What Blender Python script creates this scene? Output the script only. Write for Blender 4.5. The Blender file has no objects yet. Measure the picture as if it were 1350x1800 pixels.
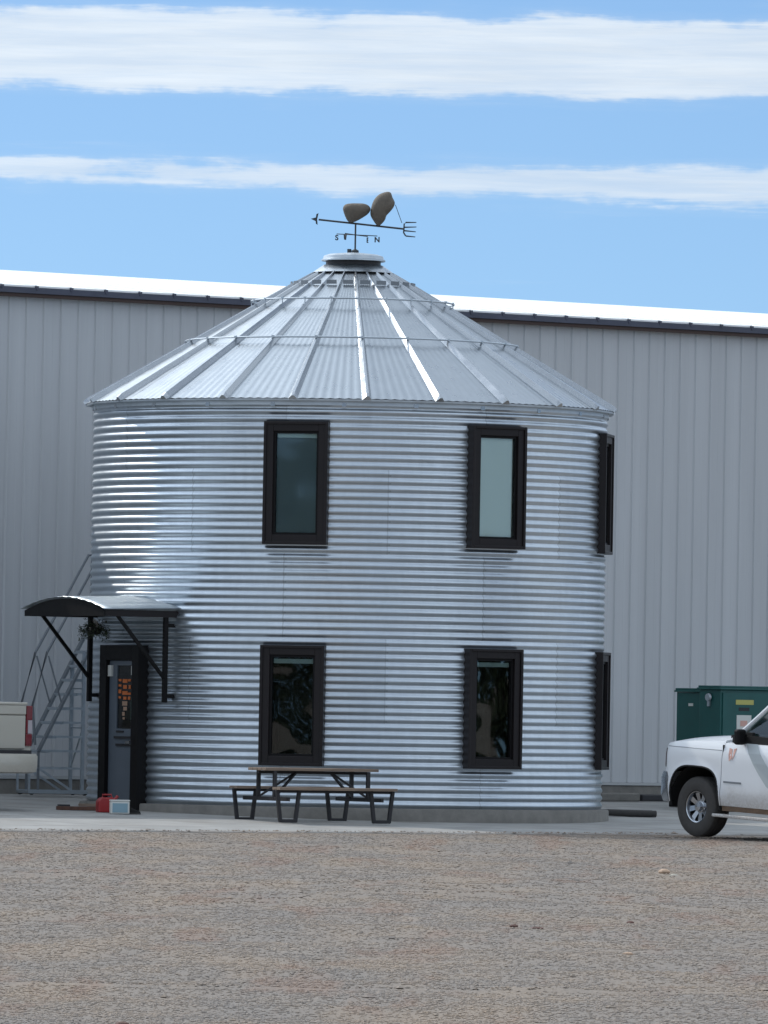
import bpy, math, random
import numpy as np
from mathutils import Vector, Matrix
random.seed(7); RNG = np.random.default_rng(11)
S = bpy.context.scene; C = S.collection
rad = math.radians; PI = math.pi
# ------------------------------------------------------------------ camera
F = 14835.0; ROLL = .0172; EYE = 1.55; HOR = 1256.0
PITCH = math.atan((HOR - 900) / F)
cam = bpy.data.cameras.new('camera'); co = bpy.data.objects.new('camera', cam); C.objects.link(co); S.camera = co
cam.sensor_fit = 'HORIZONTAL'; cam.sensor_width = 36; cam.lens = 36 * F / 1350; cam.clip_start = .5; cam.clip_end = 20000
_f = Vector((0, math.cos(PITCH), math.sin(PITCH))); _u = Vector((0, -math.sin(PITCH), math.cos(PITCH))); _x = Vector((1, 0, 0))
_r = _x * math.cos(ROLL) + _u * math.sin(ROLL); _up = -_x * math.sin(ROLL) + _u * math.cos(ROLL)
M = Matrix((( _r.x, _up.x, -_f.x, 0), (_r.y, _up.y, -_f.y, 0), (_r.z, _up.z, -_f.z, EYE), (0, 0, 0, 1)))
co.matrix_world = M
def at(px, py, Y):
    """the point at depth Y that stands where the photo shows (px, py)"""
    d = _f * F + _r * (px - 675) - _up * (py - 900)
    p = d * (Y / d.y); return Vector((p.x, p.y, p.z + EYE))
# ------------------------------------------------------------------ sun and sky
EL = rad(39); AZ = rad(-46)
sun = bpy.data.lights.new('sun', 'SUN'); sun.energy = 2.0; sun.angle = rad(.53); sun.color = (1, .95, .88)
so = bpy.data.objects.new('sun', sun); C.objects.link(so)
sd = Vector((math.sin(AZ) * math.cos(EL), math.cos(AZ) * math.cos(EL), math.sin(EL)))
so.rotation_euler = sd.to_track_quat('Z', 'Y').to_euler()
w = bpy.data.worlds.new('World'); S.world = w; w.use_nodes = True
nt = w.node_tree; N = nt.nodes; L = nt.links
class G:
    """small helper around a node tree"""
    def __init__(s, nt): s.nt = nt; s.n = nt.nodes; s.l = nt.links
    def put(s, sock, v):
        if hasattr(v, 'links'): s.l.new(v, sock)
        else: sock.default_value = v
    def m(s, op, a, b=0.0, c=0.0, clamp=False):
        n = s.n.new('ShaderNodeMath'); n.operation = op; n.use_clamp = clamp
        for i, v in enumerate((a, b, c)): s.put(n.inputs[i], v)
        return n.outputs[0]
    def mr(s, v, a, b, c=0.0, d=1.0, t='SMOOTHSTEP'):
        n = s.n.new('ShaderNodeMapRange'); n.interpolation_type = t
        for i, x in enumerate((v, a, b, c, d)): s.put(n.inputs[i], x)
        return n.outputs[0]
    def xyz(s, v): n = s.n.new('ShaderNodeSeparateXYZ'); s.l.new(v, n.inputs[0]); return n.outputs
    def com(s, a, b, c):
        n = s.n.new('ShaderNodeCombineXYZ')
        for i, v in enumerate((a, b, c)): s.put(n.inputs[i], v)
        return n.outputs[0]
    def noise(s, vec, scale, detail=3, rough=.55, col=False, dist=0):
        n = s.n.new('ShaderNodeTexNoise'); s.l.new(vec, n.inputs['Vector'])
        n.inputs['Scale'].default_value = scale; n.inputs['Detail'].default_value = detail
        n.inputs['Roughness'].default_value = rough; n.inputs['Distortion'].default_value = dist
        return n.outputs[1 if col else 0]
    def mix(s, f, a, b, mode='MIX'):
        n = s.n.new('ShaderNodeMix'); n.data_type = 'RGBA'; n.blend_type = mode
        s.put(n.inputs[0], f); s.put(n.inputs[6], a); s.put(n.inputs[7], b); return n.outputs[2]
    def coord(s, k='Object'): return s.n.new('ShaderNodeTexCoord').outputs[k]
    def scale(s, v, x, y, z):
        n = s.n.new('ShaderNodeVectorMath'); n.operation = 'MULTIPLY'; s.l.new(v, n.inputs[0]); n.inputs[1].default_value = (x, y, z); return n.outputs[0]
g = G(nt)
gen = g.coord('Generated'); X, Y, Z = g.xyz(gen)[:3]
sky = N.new('ShaderNodeTexSky'); sky.sky_type = 'NISHITA'; sky.sun_disc = False; sky.sun_elevation = EL; sky.sun_rotation = AZ
sky.air_density = 1.0; sky.dust_density = .25; sky.ozone_density = 1.6; sky.altitude = 900
zz = g.m('MULTIPLY_ADD', g.m('MAXIMUM', Z, 0.0), .9, .15)
L.new(g.com(X, Y, zz), sky.inputs['Vector'])
hz = g.m('SQRT', g.m('ADD', g.m('MULTIPLY', X, X), g.m('MULTIPLY', Y, Y)))
el = g.m('DIVIDE', Z, hz); az = g.m('ARCTAN2', X, Y)
cv = g.com(g.m('MULTIPLY', az, 26.0), g.m('MULTIPLY', el, 420.0), 0.0)
cv2 = g.com(g.m('MULTIPLY', az, 14.0), g.m('MULTIPLY', el, 60.0), 2.3)
cv3 = g.com(g.m('MULTIPLY', az, 120.0), g.m('MULTIPLY', el, 260.0), 5.3)
n1 = g.m('SUBTRACT', g.noise(cv, 1.0, 5, .6), .5); n2 = g.m('SUBTRACT', g.noise(cv2, 1.0, 3), .5)
n3 = g.m('SUBTRACT', g.noise(cv3, 1.0, 4, .6), .5)
cv4 = g.com(g.m('MULTIPLY', az, 60.0), g.m('MULTIPLY', el, 900.0), 8.1); n4 = g.m('SUBTRACT', g.noise(cv4, 1.0, 5, .65, dist=.6), .5)
azc = g.m('MINIMUM', g.m('MAXIMUM', az, -.09), .09)
def band(c0, c1, w0, w1, amp, soft, a2):
    c = g.m('MULTIPLY_ADD', azc, c1 / .0455, c0); wd = g.m('MULTIPLY_ADD', azc, w1 / .0455, w0)
    d = g.m('ABSOLUTE', g.m('SUBTRACT', g.m('ADD', el, g.m('MULTIPLY', n2, a2)), c))
    e = g.m('ADD', g.m('SUBTRACT', wd, d), g.m('ADD', g.m('ADD', g.m('MULTIPLY', n3, amp * .9), g.m('MULTIPLY', n4, amp * .5)), g.m('MULTIPLY', n1, amp)))
    return g.m('ADD', g.m('MULTIPLY', g.mr(e, -soft, soft), .78), g.m('MULTIPLY', g.mr(e, -soft * 3.2, soft * 3.0), .22))
b1 = band(.0784, .0002, .0044, -.0002, .0042, .00075, .0028)
b2 = band(.0635, -.0003, .0016, .0008, .0040, .0007, .0036)
hi = g.mr(g.m('ADD', g.noise(g.com(g.m('MULTIPLY', az, 1.5), g.m('MULTIPLY', el, 7.0), 3.0), 1.0, 5, .6), 0.0), .36, .56)
hi = g.m('MULTIPLY', hi, g.mr(el, .09, .13))
wisp = g.m('MULTIPLY', g.mr(g.noise(cv, .8, 5), .6, .85), .25)
cl = g.m('MAXIMUM', g.m('MAXIMUM', g.m('MULTIPLY', b1, g.mr(g.m('ADD', n1, n4), -.35, .35, .76, 1.0)), g.m('MULTIPLY', b2, g.mr(g.m('ADD', n1, n4), -.35, .35, .62, .88))), g.m('MAXIMUM', g.m('MULTIPLY', hi, .95), wisp), clamp=True)
tex = g.m('ADD', g.m('MULTIPLY', n1, .25), 1.0)
SKYS = .115
base = g.mix(1.0, sky.outputs[0], (.83, .96, 1.04, 1), 'MULTIPLY')
base = g.mix(g.mr(el, .03, .09, 1.0, 0.0, 'LINEAR'), base, g.mix(1.0, base, (1.12, 1.08, 1.0, 1), 'MULTIPLY'))
sunup = g.m('ADD', g.m('ADD', g.m('MULTIPLY', X, sd.x), g.m('MULTIPLY', Y, sd.y)), g.m('MULTIPLY', Z, sd.z))
glow = g.m('MULTIPLY', g.m('POWER', g.m('MAXIMUM', sunup, 0.0), 6.0), 2.0); tex = g.m('MULTIPLY', tex, g.m('ADD', g.m('ADD', 1.0, glow), g.m('MULTIPLY', g.mr(el, .09, .14), .52)))
ccol = g.mix(1.0, (5.6, 6.25, 6.95, 1), g.com(tex, tex, tex), 'MULTIPLY')
bg = N['Background']; bg.inputs[1].default_value = SKYS
L.new(g.mix(cl, base, ccol), bg.inputs[0])
S.view_settings.view_transform = 'Standard'; S.view_settings.look = 'None'; S.view_settings.exposure = .12; S.view_settings.gamma = 1
S.cycles.max_bounces = 8; S.cycles.glossy_bounces = 4
# ------------------------------------------------------------------ materials
def mat(name, col, rough=.6, metal=0.0, noise=None, bump=None, spec=.5, alpha=None, coat=0.0):
    """noise=(scale, amount[, stretch]) varies the colour, bump=(scale, strength)"""
    m = bpy.data.materials.new(name); m.use_nodes = True; g = G(m.node_tree); b = g.n['Principled BSDF']
    b.inputs['Base Color'].default_value = (*col, 1); b.inputs['Roughness'].default_value = rough; b.inputs['Metallic'].default_value = metal
    b.inputs['Specular IOR Level'].default_value = spec; b.inputs['Coat Weight'].default_value = coat
    if noise:
        v = g.scale(g.coord(), *(noise[2] if len(noise) > 2 else (1, 1, 1)))
        f = g.noise(v, noise[0], 5, .6); k = g.mr(f, .3, .7, 1 - noise[1], 1 + noise[1], 'LINEAR')
        g.l.new(g.mix(1.0, (*col, 1), g.com(k, k, k), 'MULTIPLY'), b.inputs['Base Color'])
        g.l.new(g.mr(f, .3, .7, rough * .85, min(1, rough * 1.15), 'LINEAR'), b.inputs['Roughness'])
    if bump:
        n = g.n.new('ShaderNodeBump'); n.inputs['Distance'].default_value = bump[1]; n.inputs['Strength'].default_value = 1
        g.l.new(g.noise(g.coord(), bump[0], 3), n.inputs['Height']); g.l.new(n.outputs[0], b.inputs['Normal'])
    return m
def bin_metal():
    m = bpy.data.materials.new('corrugated_galvanised'); m.use_nodes = True; g = G(m.node_tree); b = g.n['Principled BSDF']
    x, y, z = g.xyz(g.coord())[:3]
    ring = g.m('FLOOR', g.m('DIVIDE', g.m('SUBTRACT', z, BZ0), 11 * PIT)); a = g.m('DIVIDE', g.m('ARCTAN2', x, g.m('MULTIPLY', y, -1.0)), 2 * PI / 8)
    a = g.m('ADD', a, g.m('MULTIPLY', ring, .5)); a = g.m('ADD', a, 8.31); cell = g.m('FLOOR', a); fr = g.m('SUBTRACT', a, cell)
    wn = g.n.new('ShaderNodeTexWhiteNoise'); wn.noise_dimensions = '3D'; g.l.new(g.com(cell, ring, 0.0), wn.inputs['Vector']); rnd = wn.outputs[0]
    seam = g.m('LESS_THAN', fr, .006)
    bolt = g.m('MULTIPLY', g.m('LESS_THAN', g.m('ABSOLUTE', g.m('SUBTRACT', fr, .012)), .0045), g.m('GREATER_THAN', g.m('SINE', g.m('MULTIPLY', g.m('SUBTRACT', z, BZ0), 2 * PI / PIT)), .8))
    fl = g.noise(g.scale(g.coord(), 1, 1, .35), 9, 5, .6); sp = g.noise(g.scale(g.coord(), 1, 1, 3), 3, 3)
    k = g.m('MULTIPLY', g.mr(rnd, 0, 1, .86, 1.07, 'LINEAR'), g.mr(fl, .3, .7, .95, 1.05, 'LINEAR'))
    k = g.m('MULTIPLY', k, g.m('SUBTRACT', 1.0, g.m('MULTIPLY', g.m('MAXIMUM', seam, bolt), .22)))
    g.l.new(g.mix(1.0, (.53, .585, .635, 1), g.com(k, k, k), 'MULTIPLY'), b.inputs['Base Color'])
    b.inputs['Metallic'].default_value = .93
    g.l.new(g.m('ADD', g.mr(rnd, 0, 1, .30, .36, 'LINEAR'), g.mr(sp, .3, .7, -.03, .04, 'LINEAR')), b.inputs['Roughness'])
    n = g.n.new('ShaderNodeBump'); n.inputs['Distance'].default_value = .006; g.l.new(g.noise(g.scale(g.coord(), 1, 1, 1.2), 1.2, 1), n.inputs['Height'])
    g.l.new(n.outputs[0], b.inputs['Normal'])
    return m
PIT = .1016; BZ0 = .31; NC = 53; BX, BY, BR = -.476, 115.0, 3.504; BZ1 = BZ0 + NC * PIT
MT = {}
MT['bin'] = bin_metal()
MT['roofmetal'] = mat('roof_galvanised', (.39, .425, .455), .30, .95, (5, .05))
MT['dull'] = mat('dark_channel', (.22, .24, .26), .5, .5, (6, .1))
MT['ribmetal'] = mat('roof_rib_galvanised', (.40, .43, .46), .26, .95, (6, .06))
MT['galv'] = mat('dull_galvanised', (.50, .55, .59), .45, .85, (8, .1))
MT['black'] = mat('black_trim', (.005, .0045, .005), .5, 0, (6, .15), None, .2)
MT['brown'] = mat('dark_bronze_trim', (.012, .009, .0095), .42, 0, (6, .12), None, .3)
MT['bronze'] = mat('brown_gutter', (.055, .042, .045), .45, .1, (3, .12))
MT['doorgrey'] = mat('grey_door_paint', (.10, .12, .145), .45, 0, (5, .06))
MT['wall'] = mat('taupe_wall_panels', (.51, .52, .53), .5, 0, (1.1, .06, (2.5, 1, .12)), (2.2, .003))
MT['white_roof'] = mat('white_roof_panels', (.90, .90, .88), .6, 0, (1, .02))
MT['conc'] = mat('foundation_concrete', (.185, .175, .158), .9, 0, (5, .22), (30, .004))
MT['chrome'] = mat('chrome', (.45, .47, .50), .24, 1)
MT['rubber'] = mat('tyre_rubber', (.05, .047, .044), .85, 0, (20, .25))
MT['wood'] = mat('weathered_plank', (.22, .165, .125), .85, 0, (3, .25, (1, 8, 8)))
MT['steel_dk'] = mat('dark_steel', (.028, .027, .03), .5, .3, (9, .2))
MT['shade'] = mat('underbody_black', (.012, .012, .012), .9)
MT['red'] = mat('red_plastic', (.30, .018, .02), .4)
MT['green'] = mat('green_cabinet_paint', (.010, .085, .078), .4, 0, (3, .12))
MT['ivory'] = mat('pale_plastic', (.62, .62, .58), .5)
MT['blue_grey'] = mat('pale_blue_lid', (.22, .34, .40), .5)
MT['yellow'] = mat('yellow_label', (.45, .42, .12), .5)
MT['peach'] = mat('faded_red_mark', (.62, .36, .30), .5)
MT['grey_stripe'] = mat('grey_vinyl_stripe', (.44, .48, .49), .4, 0)
MT['vane'] = mat('vane_black_steel', (.05, .055, .06), .5, .3)
MT['nut'] = mat('tan_nut_shell', (.125, .105, .082), .75, 0, (9, .2), (12, .01))
MT['leaf'] = mat('dull_green_leaf', (.035, .05, .025), .7, 0, (40, .3))
MT['petal'] = mat('pale_dried_petal', (.45, .42, .38), .7)
MT['rust'] = mat('rusty_board', (.10, .05, .035), .85, 0, (12, .35))
MT['taillight'] = mat('red_lamp_lens', (.16, .010, .016), .25, 0, coat=.5)
MT['clear'] = mat('clear_lamp_lens', (.42, .38, .40), .2, 0, coat=.5)
MT['orange'] = mat('orange_print', (.55, .14, .03), .5)
MT['mint'] = mat('mint_paper', (.28, .52, .42), .6)
MT['blind'] = mat('pale_blind', (.97, .96, .87), .7)
MT['blind_dark'] = mat('blue_grey_blind', (.135, .175, .19), .6)
MT['head'] = mat('blind_head_rail', (.62, .70, .66), .6)
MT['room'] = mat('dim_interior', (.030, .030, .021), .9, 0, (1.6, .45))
def glass(name, tint=(.9, .95, .95), rough=.02, k=.12, bump=None):
    m = bpy.data.materials.new(name); m.use_nodes = True; g = G(m.node_tree); g.n.remove(g.n['Principled BSDF'])
    tr = g.n.new('ShaderNodeBsdfTransparent'); tr.inputs[0].default_value = (*tint, 1)
    gl = g.n.new('ShaderNodeBsdfGlossy'); gl.inputs[1].default_value = rough
    fr = g.n.new('ShaderNodeFresnel'); fr.inputs[0].default_value = 1.5
    mx = g.n.new('ShaderNodeMixShader'); g.l.new(g.m('MULTIPLY_ADD', fr.outputs[0], 1.1, k, clamp=True), mx.inputs[0])
    g.l.new(tr.outputs[0], mx.inputs[1]); g.l.new(gl.outputs[0], mx.inputs[2]); g.l.new(mx.outputs[0], g.n['Material Output'].inputs[0])
    if bump:
        n = g.n.new('ShaderNodeBump'); n.inputs['Distance'].default_value = bump[1]; g.l.new(g.noise(g.coord(), bump[0], 1), n.inputs['Height']); g.l.new(n.outputs[0], gl.inputs['Normal'])
    return m
MT['glass'] = glass('window_glass', (.75, .8, .8), .02, 0.0, (1.2, .02))
MT['glass_up'] = glass('upper_window_glass', (.9, .95, .95), .02, .0, (.8, .0015))
MT['carglass'] = glass('car_glass', (.22, .28, .28), .02, .03)
def carpaint(name, col, zdirt, dirt=(.32, .28, .23)):
    m = bpy.data.materials.new(name); m.use_nodes = True; g = G(m.node_tree); b = g.n['Principled BSDF']
    x, y, z = g.xyz(g.coord())[:3]
    f = g.m('ADD', z, g.m('MULTIPLY', g.m('SUBTRACT', g.noise(g.coord(), 4, 5, .6), .5), .35))
    k = g.m('MULTIPLY', g.mr(f, zdirt + .3, zdirt - .2, 0.0, .75), g.mr(g.noise(g.coord(), 30, 4), .3, .6, .6, 1.0))
    g.l.new(g.mix(k, (*col, 1), (*dirt, 1)), b.inputs['Base Color']); g.l.new(g.mr(k, 0, 1, .28, .75), b.inputs['Roughness'])
    b.inputs['Coat Weight'].default_value = .4; return m
MT['paint_w'] = carpaint('white_car_paint', (.74, .76, .78), .5)
MT['paint_b'] = carpaint('beige_car_paint', (.46, .435, .37), .5)
MT['mud'] = mat('dried_mud_on_sill', (.13, .085, .055), .9, 0, (14, .3))
# ------------------------------------------------------------------ mesh helpers
class MB:
    def __init__(s): s.v = []; s.f = []
    def add(s, vs, fs):
        o = len(s.v); s.v += [tuple(v) for v in vs]; s.f += [tuple(i + o for i in f) for f in fs]; return s
    def box(s, x0, x1, y0, y1, z0, z1, T=None):
        vs = [Vector((x, y, z)) for z in (z0, z1) for x, y in ((x0, y0), (x1, y0), (x1, y1), (x0, y1))]
        if T is not None: vs = [T @ v for v in vs]
        return s.add(vs, [(3, 2, 1, 0), (4, 5, 6, 7), (0, 1, 5, 4), (1, 2, 6, 5), (2, 3, 7, 6), (3, 0, 4, 7)])
    def bar(s, a, b, wd, h=None, up=(0, 0, 1)):
        a = Vector(a); b = Vector(b); h = h or wd; d = (b - a); l = d.length; d.normalize(); up = Vector(up)
        if abs(d.dot(up)) > .97: up = Vector((0, 1, 0)) if abs(d.y) < .9 else Vector((1, 0, 0))
        x = d.cross(up).normalized(); y = x.cross(d).normalized()
        vs = [p + x * i * wd / 2 + y * j * h / 2 for p in (a, b) for i, j in ((-1, -1), (1, -1), (1, 1), (-1, 1))]
        return s.add(vs, [(3, 2, 1, 0), (4, 5, 6, 7), (0, 1, 5, 4), (1, 2, 6, 5), (2, 3, 7, 6), (3, 0, 4, 7)])
    def tube(s, pts, r, n=8, closed=False):
        pts = [Vector(p) for p in pts]; K = len(pts); rr = r if isinstance(r, (list, tuple)) else [r] * K; vs = []; up = Vector((0, 0, 1))
        for i, p in enumerate(pts):
            a = pts[(i - 1) % K if closed else max(i - 1, 0)]; b = pts[(i + 1) % K if closed else min(i + 1, K - 1)]
            d = (b - a).normalized(); u = up if abs(d.dot(up)) < .95 else Vector((1, 0, 0)); x = d.cross(u).normalized(); y = x.cross(d).normalized()
            vs += [p + x * rr[i] * math.cos(2 * PI * k / n) + y * rr[i] * math.sin(2 * PI * k / n) for k in range(n)]
        fs = []
        for i in range(K if closed else K - 1):
            j = (i + 1) % K
            fs += [(i * n + k, i * n + (k + 1) % n, j * n + (k + 1) % n, j * n + k) for k in range(n)]
        if not closed: fs += [tuple(range(n - 1, -1, -1)), tuple((K - 1) * n + k for k in range(n))]
        return s.add(vs, fs)
    def lathe(s, prof, n=32, T=None, a0=0, a1=2 * PI):
        """prof = [(r, z)], about Z, then T"""
        full = abs(a1 - a0 - 2 * PI) < 1e-6; m = n if full else n + 1; vs = []
        for r, z in prof:
            for k in range(m):
                a = a0 + (a1 - a0) * k / n; v = Vector((r * math.cos(a), r * math.sin(a), z)); vs.append(T @ v if T is not None else v)
        fs = [(i * m + k, i * m + (k + 1) % m, (i + 1) * m + (k + 1) % m, (i + 1) * m + k) for i in range(len(prof) - 1) for k in range(n)]
        return s.add(vs, fs)
    def prism(s, poly, h0, h1, T=None):
        """poly in local xy, thick along local z"""
        n = len(poly); vs = [Vector((x, y, h)) for h in (h0, h1) for x, y in poly]
        if T is not None: vs = [T @ v for v in vs]
        return s.add(vs, [tuple(range(n - 1, -1, -1)), tuple(range(n, 2 * n))] + [(i, (i + 1) % n, n + (i + 1) % n, n + i) for i in range(n)])
    def build(s, name, m, parent=None, smooth=False, bevel=0, label=None, ang=40):
        me = bpy.data.meshes.new(name); me.from_pydata(s.v, [], s.f); me.validate(); me.update()
        me.materials.append(MT[m] if isinstance(m, str) else m)
        o = bpy.data.objects.new(name, me); C.objects.link(o)
        if parent: o.parent = parent
        if smooth:
            me.shade_smooth()
            try: me.set_sharp_from_angle(angle=rad(ang))
            except Exception: pass
        if bevel:
            b = o.modifiers.new('bevel', 'BEVEL'); b.width = bevel; b.segments = 2; b.limit_method = 'ANGLE'; b.angle_limit = rad(40)
        if label: o['label'] = label
        return o
def tag(o, label, cat=None, group=None, kind=None):
    o['label'] = label
    if cat: o['category'] = cat
    if group: o['group'] = group
    if kind: o['kind'] = kind
    return o
def thing(name, label, cat, loc=(0, 0, 0), rz=0, group=None):
    o = bpy.data.objects.new(name, None); C.objects.link(o); o.empty_display_size = .2; o.location = loc; o.rotation_euler = (0, 0, rz)
    return tag(o, label, cat, group)
def struct(o): o['kind'] = 'structure'; return o
def frame(o, x, z, y=None):
    """4x4 from origin and local x / z axes"""
    x = Vector(x).normalized(); z = Vector(z).normalized(); y = z.cross(x)
    return Matrix(((x.x, y.x, z.x, o[0]), (x.y, y.y, z.y, o[1]), (x.z, y.z, z.z, o[2]), (0, 0, 0, 1)))
# ------------------------------------------------------------------ ground
WS = .80; WA = math.atan(WS); WY0 = 119.0 + 5.41 * WS           # the warehouse wall stands on Y = WY0 + WS*X
WT = Vector((math.cos(WA), math.sin(WA), 0)); WN = Vector((math.sin(WA), -math.cos(WA), 0))   # along it, and out of it
W0 = Vector((0, WY0, 0))
def dist(x, y): return (WY0 + WS * x - y) * math.cos(WA)
def wp(s, d, z=0.0): p = W0 + WT * s + WN * d; return Vector((p.x, p.y, z))
def slab_z(d): return .35 - .022 * d
def gz(x, y):
    d = (WY0 + WS * x - y) * math.cos(WA)
    z = np.where(d < 13, .35 - .022 * d, np.where(d < 20, .064 - .064 * (d - 13) / 7, 0)) - .02
    return np.where(d < 0, .33, z)
def vnoise(x, y, s, seed):
    r = np.random.default_rng(seed); t = r.random((64, 64)); u = x / s; v = y / s; i = np.floor(u).astype(int); j = np.floor(v).astype(int)
    a = u - i; b = v - j; a = a * a * (3 - 2 * a); b = b * b * (3 - 2 * b); i %= 64; j %= 64; i2 = (i + 1) % 64; j2 = (j + 1) % 64
    return (t[i, j] * (1 - a) + t[i2, j] * a) * (1 - b) + (t[i, j2] * (1 - a) + t[i2, j2] * a) * b - .5
def ground_h(x, y):
    z = gz(x, y); d = (WY0 + WS * x - y) * math.cos(WA); m = np.clip((d - 13.2) / 2, 0, 1)
    for (xa, ya, xb, yb, dep) in ((-6, 52, 7, 100, .020), (-6, 56, 6, 104, .018), (-8, 88, 9, 61, .018), (-8, 92, 9, 65, .016), (-7, 47, 8, 50, .02), (-7, 71, 8, 76, .018), (-9, 103, 3, 96, .022)):
        l = math.hypot(xb - xa, yb - ya); q = ((x - xa) * (yb - ya) - (y - ya) * (xb - xa)) / l; q = q + .5 * vnoise(x, y, 4.3, 17); z = z + m * dep * (np.exp(-((q - .2) / .09) ** 2) - np.exp(-(q / .13) ** 2))
    return z + m * (.045 * vnoise(x, y, 3.1, 1) + .034 * vnoise(x, y, .9, 2) + .012 * vnoise(x, y, .37, 3))
def np_mesh(name, V, Fq, k, m, smooth=False):
    me = bpy.data.meshes.new(name); me.vertices.add(len(V)); me.vertices.foreach_set('co', V.astype(np.float32).ravel())
    me.loops.add(Fq.size); me.loops.foreach_set('vertex_index', Fq.astype(np.int32).ravel()); me.polygons.add(len(Fq))
    me.polygons.foreach_set('loop_start', np.arange(0, Fq.size, k, dtype=np.int32)); me.polygons.foreach_set('loop_total', np.full(len(Fq), k, dtype=np.int32))
    me.update(calc_edges=True); me.materials.append(m); me.polygons.foreach_set('use_smooth', np.full(len(Fq), smooth)); me.validate()
    o = bpy.data.objects.new(name, me); C.objects.link(o); return o
def grid(xs, ys, fz):
    Xg, Yg = np.meshgrid(xs, ys); V = np.stack([Xg, Yg, fz(Xg, Yg)], -1).reshape(-1, 3); nx, ny = len(xs), len(ys)
    i, j = np.meshgrid(np.arange(nx - 1), np.arange(ny - 1)); a = (j * nx + i).ravel(); return V, np.stack([a, a + 1, a + nx + 1, a + nx], -1)
def gravel_mat(name, speck=True):
    m = bpy.data.materials.new(name); m.use_nodes = True; g = G(m.node_tree); b = g.n['Principled BSDF']; b.inputs['Roughness'].default_value = .95
    b.inputs['Specular IOR Level'].default_value = .15
    o = g.coord()
    pa = g.mr(g.noise(g.scale(o, 1, .22, 1), .8, 5, .65), .36, .70); pb = g.mr(g.noise(g.scale(o, 1, .16, 1), 1.9, 3), .45, .75)
    c = g.mix(pa, (.222, .198, .176, 1), (.262, .214, .170, 1)); c = g.mix(g.m('MULTIPLY', pb, .5), c, (.205, .188, .172, 1))
    # damp reddish-brown patches and paler dusty ones, a few metres long
    c = g.mix(g.m('MULTIPLY', g.mr(g.noise(g.scale(o, 1, .12, 1), 1.15, 4, .65), .52, .66), .65), c, (.235, .168, .132, 1))
    c = g.mix(g.m('MULTIPLY', g.mr(g.noise(g.scale(o, 1, .14, .5), .85, 4, .6), .6, .75), .5), c, (.345, .29, .235, 1))
    if speck:
        k = g.mr(g.noise(o, 28, 3), .3, .7, .86, 1.12, 'LINEAR'); c = g.mix(1.0, c, g.com(k, k, k), 'MULTIPLY')
    else:
        a = g.n.new('ShaderNodeAttribute'); a.attribute_name = 'stone'; c = g.mix(1.0, c, a.outputs['Color'], 'MULTIPLY')
    g.l.new(c, b.inputs['Base Color']); return m
xs = np.unique(np.concatenate([-np.geomspace(9, 6000, 30), np.arange(-9, 9.01, .12), np.geomspace(9, 6000, 30)]))
ys = np.unique(np.concatenate([-np.geomspace(5, 6000, 24), np.linspace(-5, 34, 14), np.arange(34, 122, .16), np.geomspace(122, 9000, 30)]))
V, Fq = grid(xs, ys, ground_h)
gr = np_mesh('ground', V, Fq, 4, gravel_mat('gravel_ground'), True); tag(gr, 'tan grey gravel yard in front of the round building', kind='structure')
# loose stones of the yard, one object
def stones():
    Nn = 130000
    u = RNG.random(Nn); Yv = 39 + (110 - 39) * u ** 1.35; hw = Yv * .0472 + .15; Xv = (RNG.random(Nn) * 2 - 1) * hw
    d = (WY0 + WS * Xv - Yv) * math.cos(WA); keep = d > 12.55 + .5 * RNG.random(len(d)); Xv, Yv = Xv[keep], Yv[keep]; n = len(Xv)
    Zv = np.where(d[keep] < 13.05, .352 - .022 * d[keep], ground_h(Xv, Yv)); r = .0042 + .0078 * RNG.random(n) ** 2.2; big = RNG.random(n) < .004; r[big] *= 2.0; r *= (.8 + .5 * Yv / 70)
    base = np.array([(1, 0, 0), (-1, 0, 0), (0, 1, 0), (0, -1, 0), (0, 0, 1), (0, 0, -1)], float)
    P = base[None] * (1 + .6 * (RNG.random((n, 6, 1)) - .5)) + .25 * (RNG.random((n, 6, 3)) - .5)
    sc = np.stack([r * (1 + .7 * RNG.random(n)), r * (1 + .7 * RNG.random(n)), r * (.34 + .3 * RNG.random(n))], -1)
    P = P * sc[:, None]; a = RNG.random(n) * 2 * PI; ca, sa = np.cos(a)[:, None], np.sin(a)[:, None]
    Q = np.stack([P[..., 0] * ca - P[..., 1] * sa + Xv[:, None], P[..., 0] * sa + P[..., 1] * ca + Yv[:, None], P[..., 2] + (Zv + r * .2)[:, None]], -1)
    T = np.array([(0, 2, 4), (2, 1, 4), (1, 3, 4), (3, 0, 4), (2, 0, 5), (1, 2, 5), (3, 1, 5), (0, 3, 5)])
    Fi = (T[None] + 6 * np.arange(n)[:, None, None]).reshape(-1, 3)
    o = np_mesh('gravel', Q.reshape(-1, 3), Fi, 3, gravel_mat('gravel_stones', False))
    v = (1.14 + .22 * RNG.random(n) ** 1.3); hue = RNG.random(n); col = np.stack([v * (1 + .05 * hue), v * (1 + .01 * hue), v * (1.02 - .06 * hue), np.ones(n)], -1)
    at_ = o.data.color_attributes.new('stone', 'FLOAT_COLOR', 'POINT'); at_.data.foreach_set('color', np.repeat(col, 6, 0).astype(np.float32).ravel())
    tag(o, 'loose tan and grey gravel stones covering the yard', kind='stuff')
stones()
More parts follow.
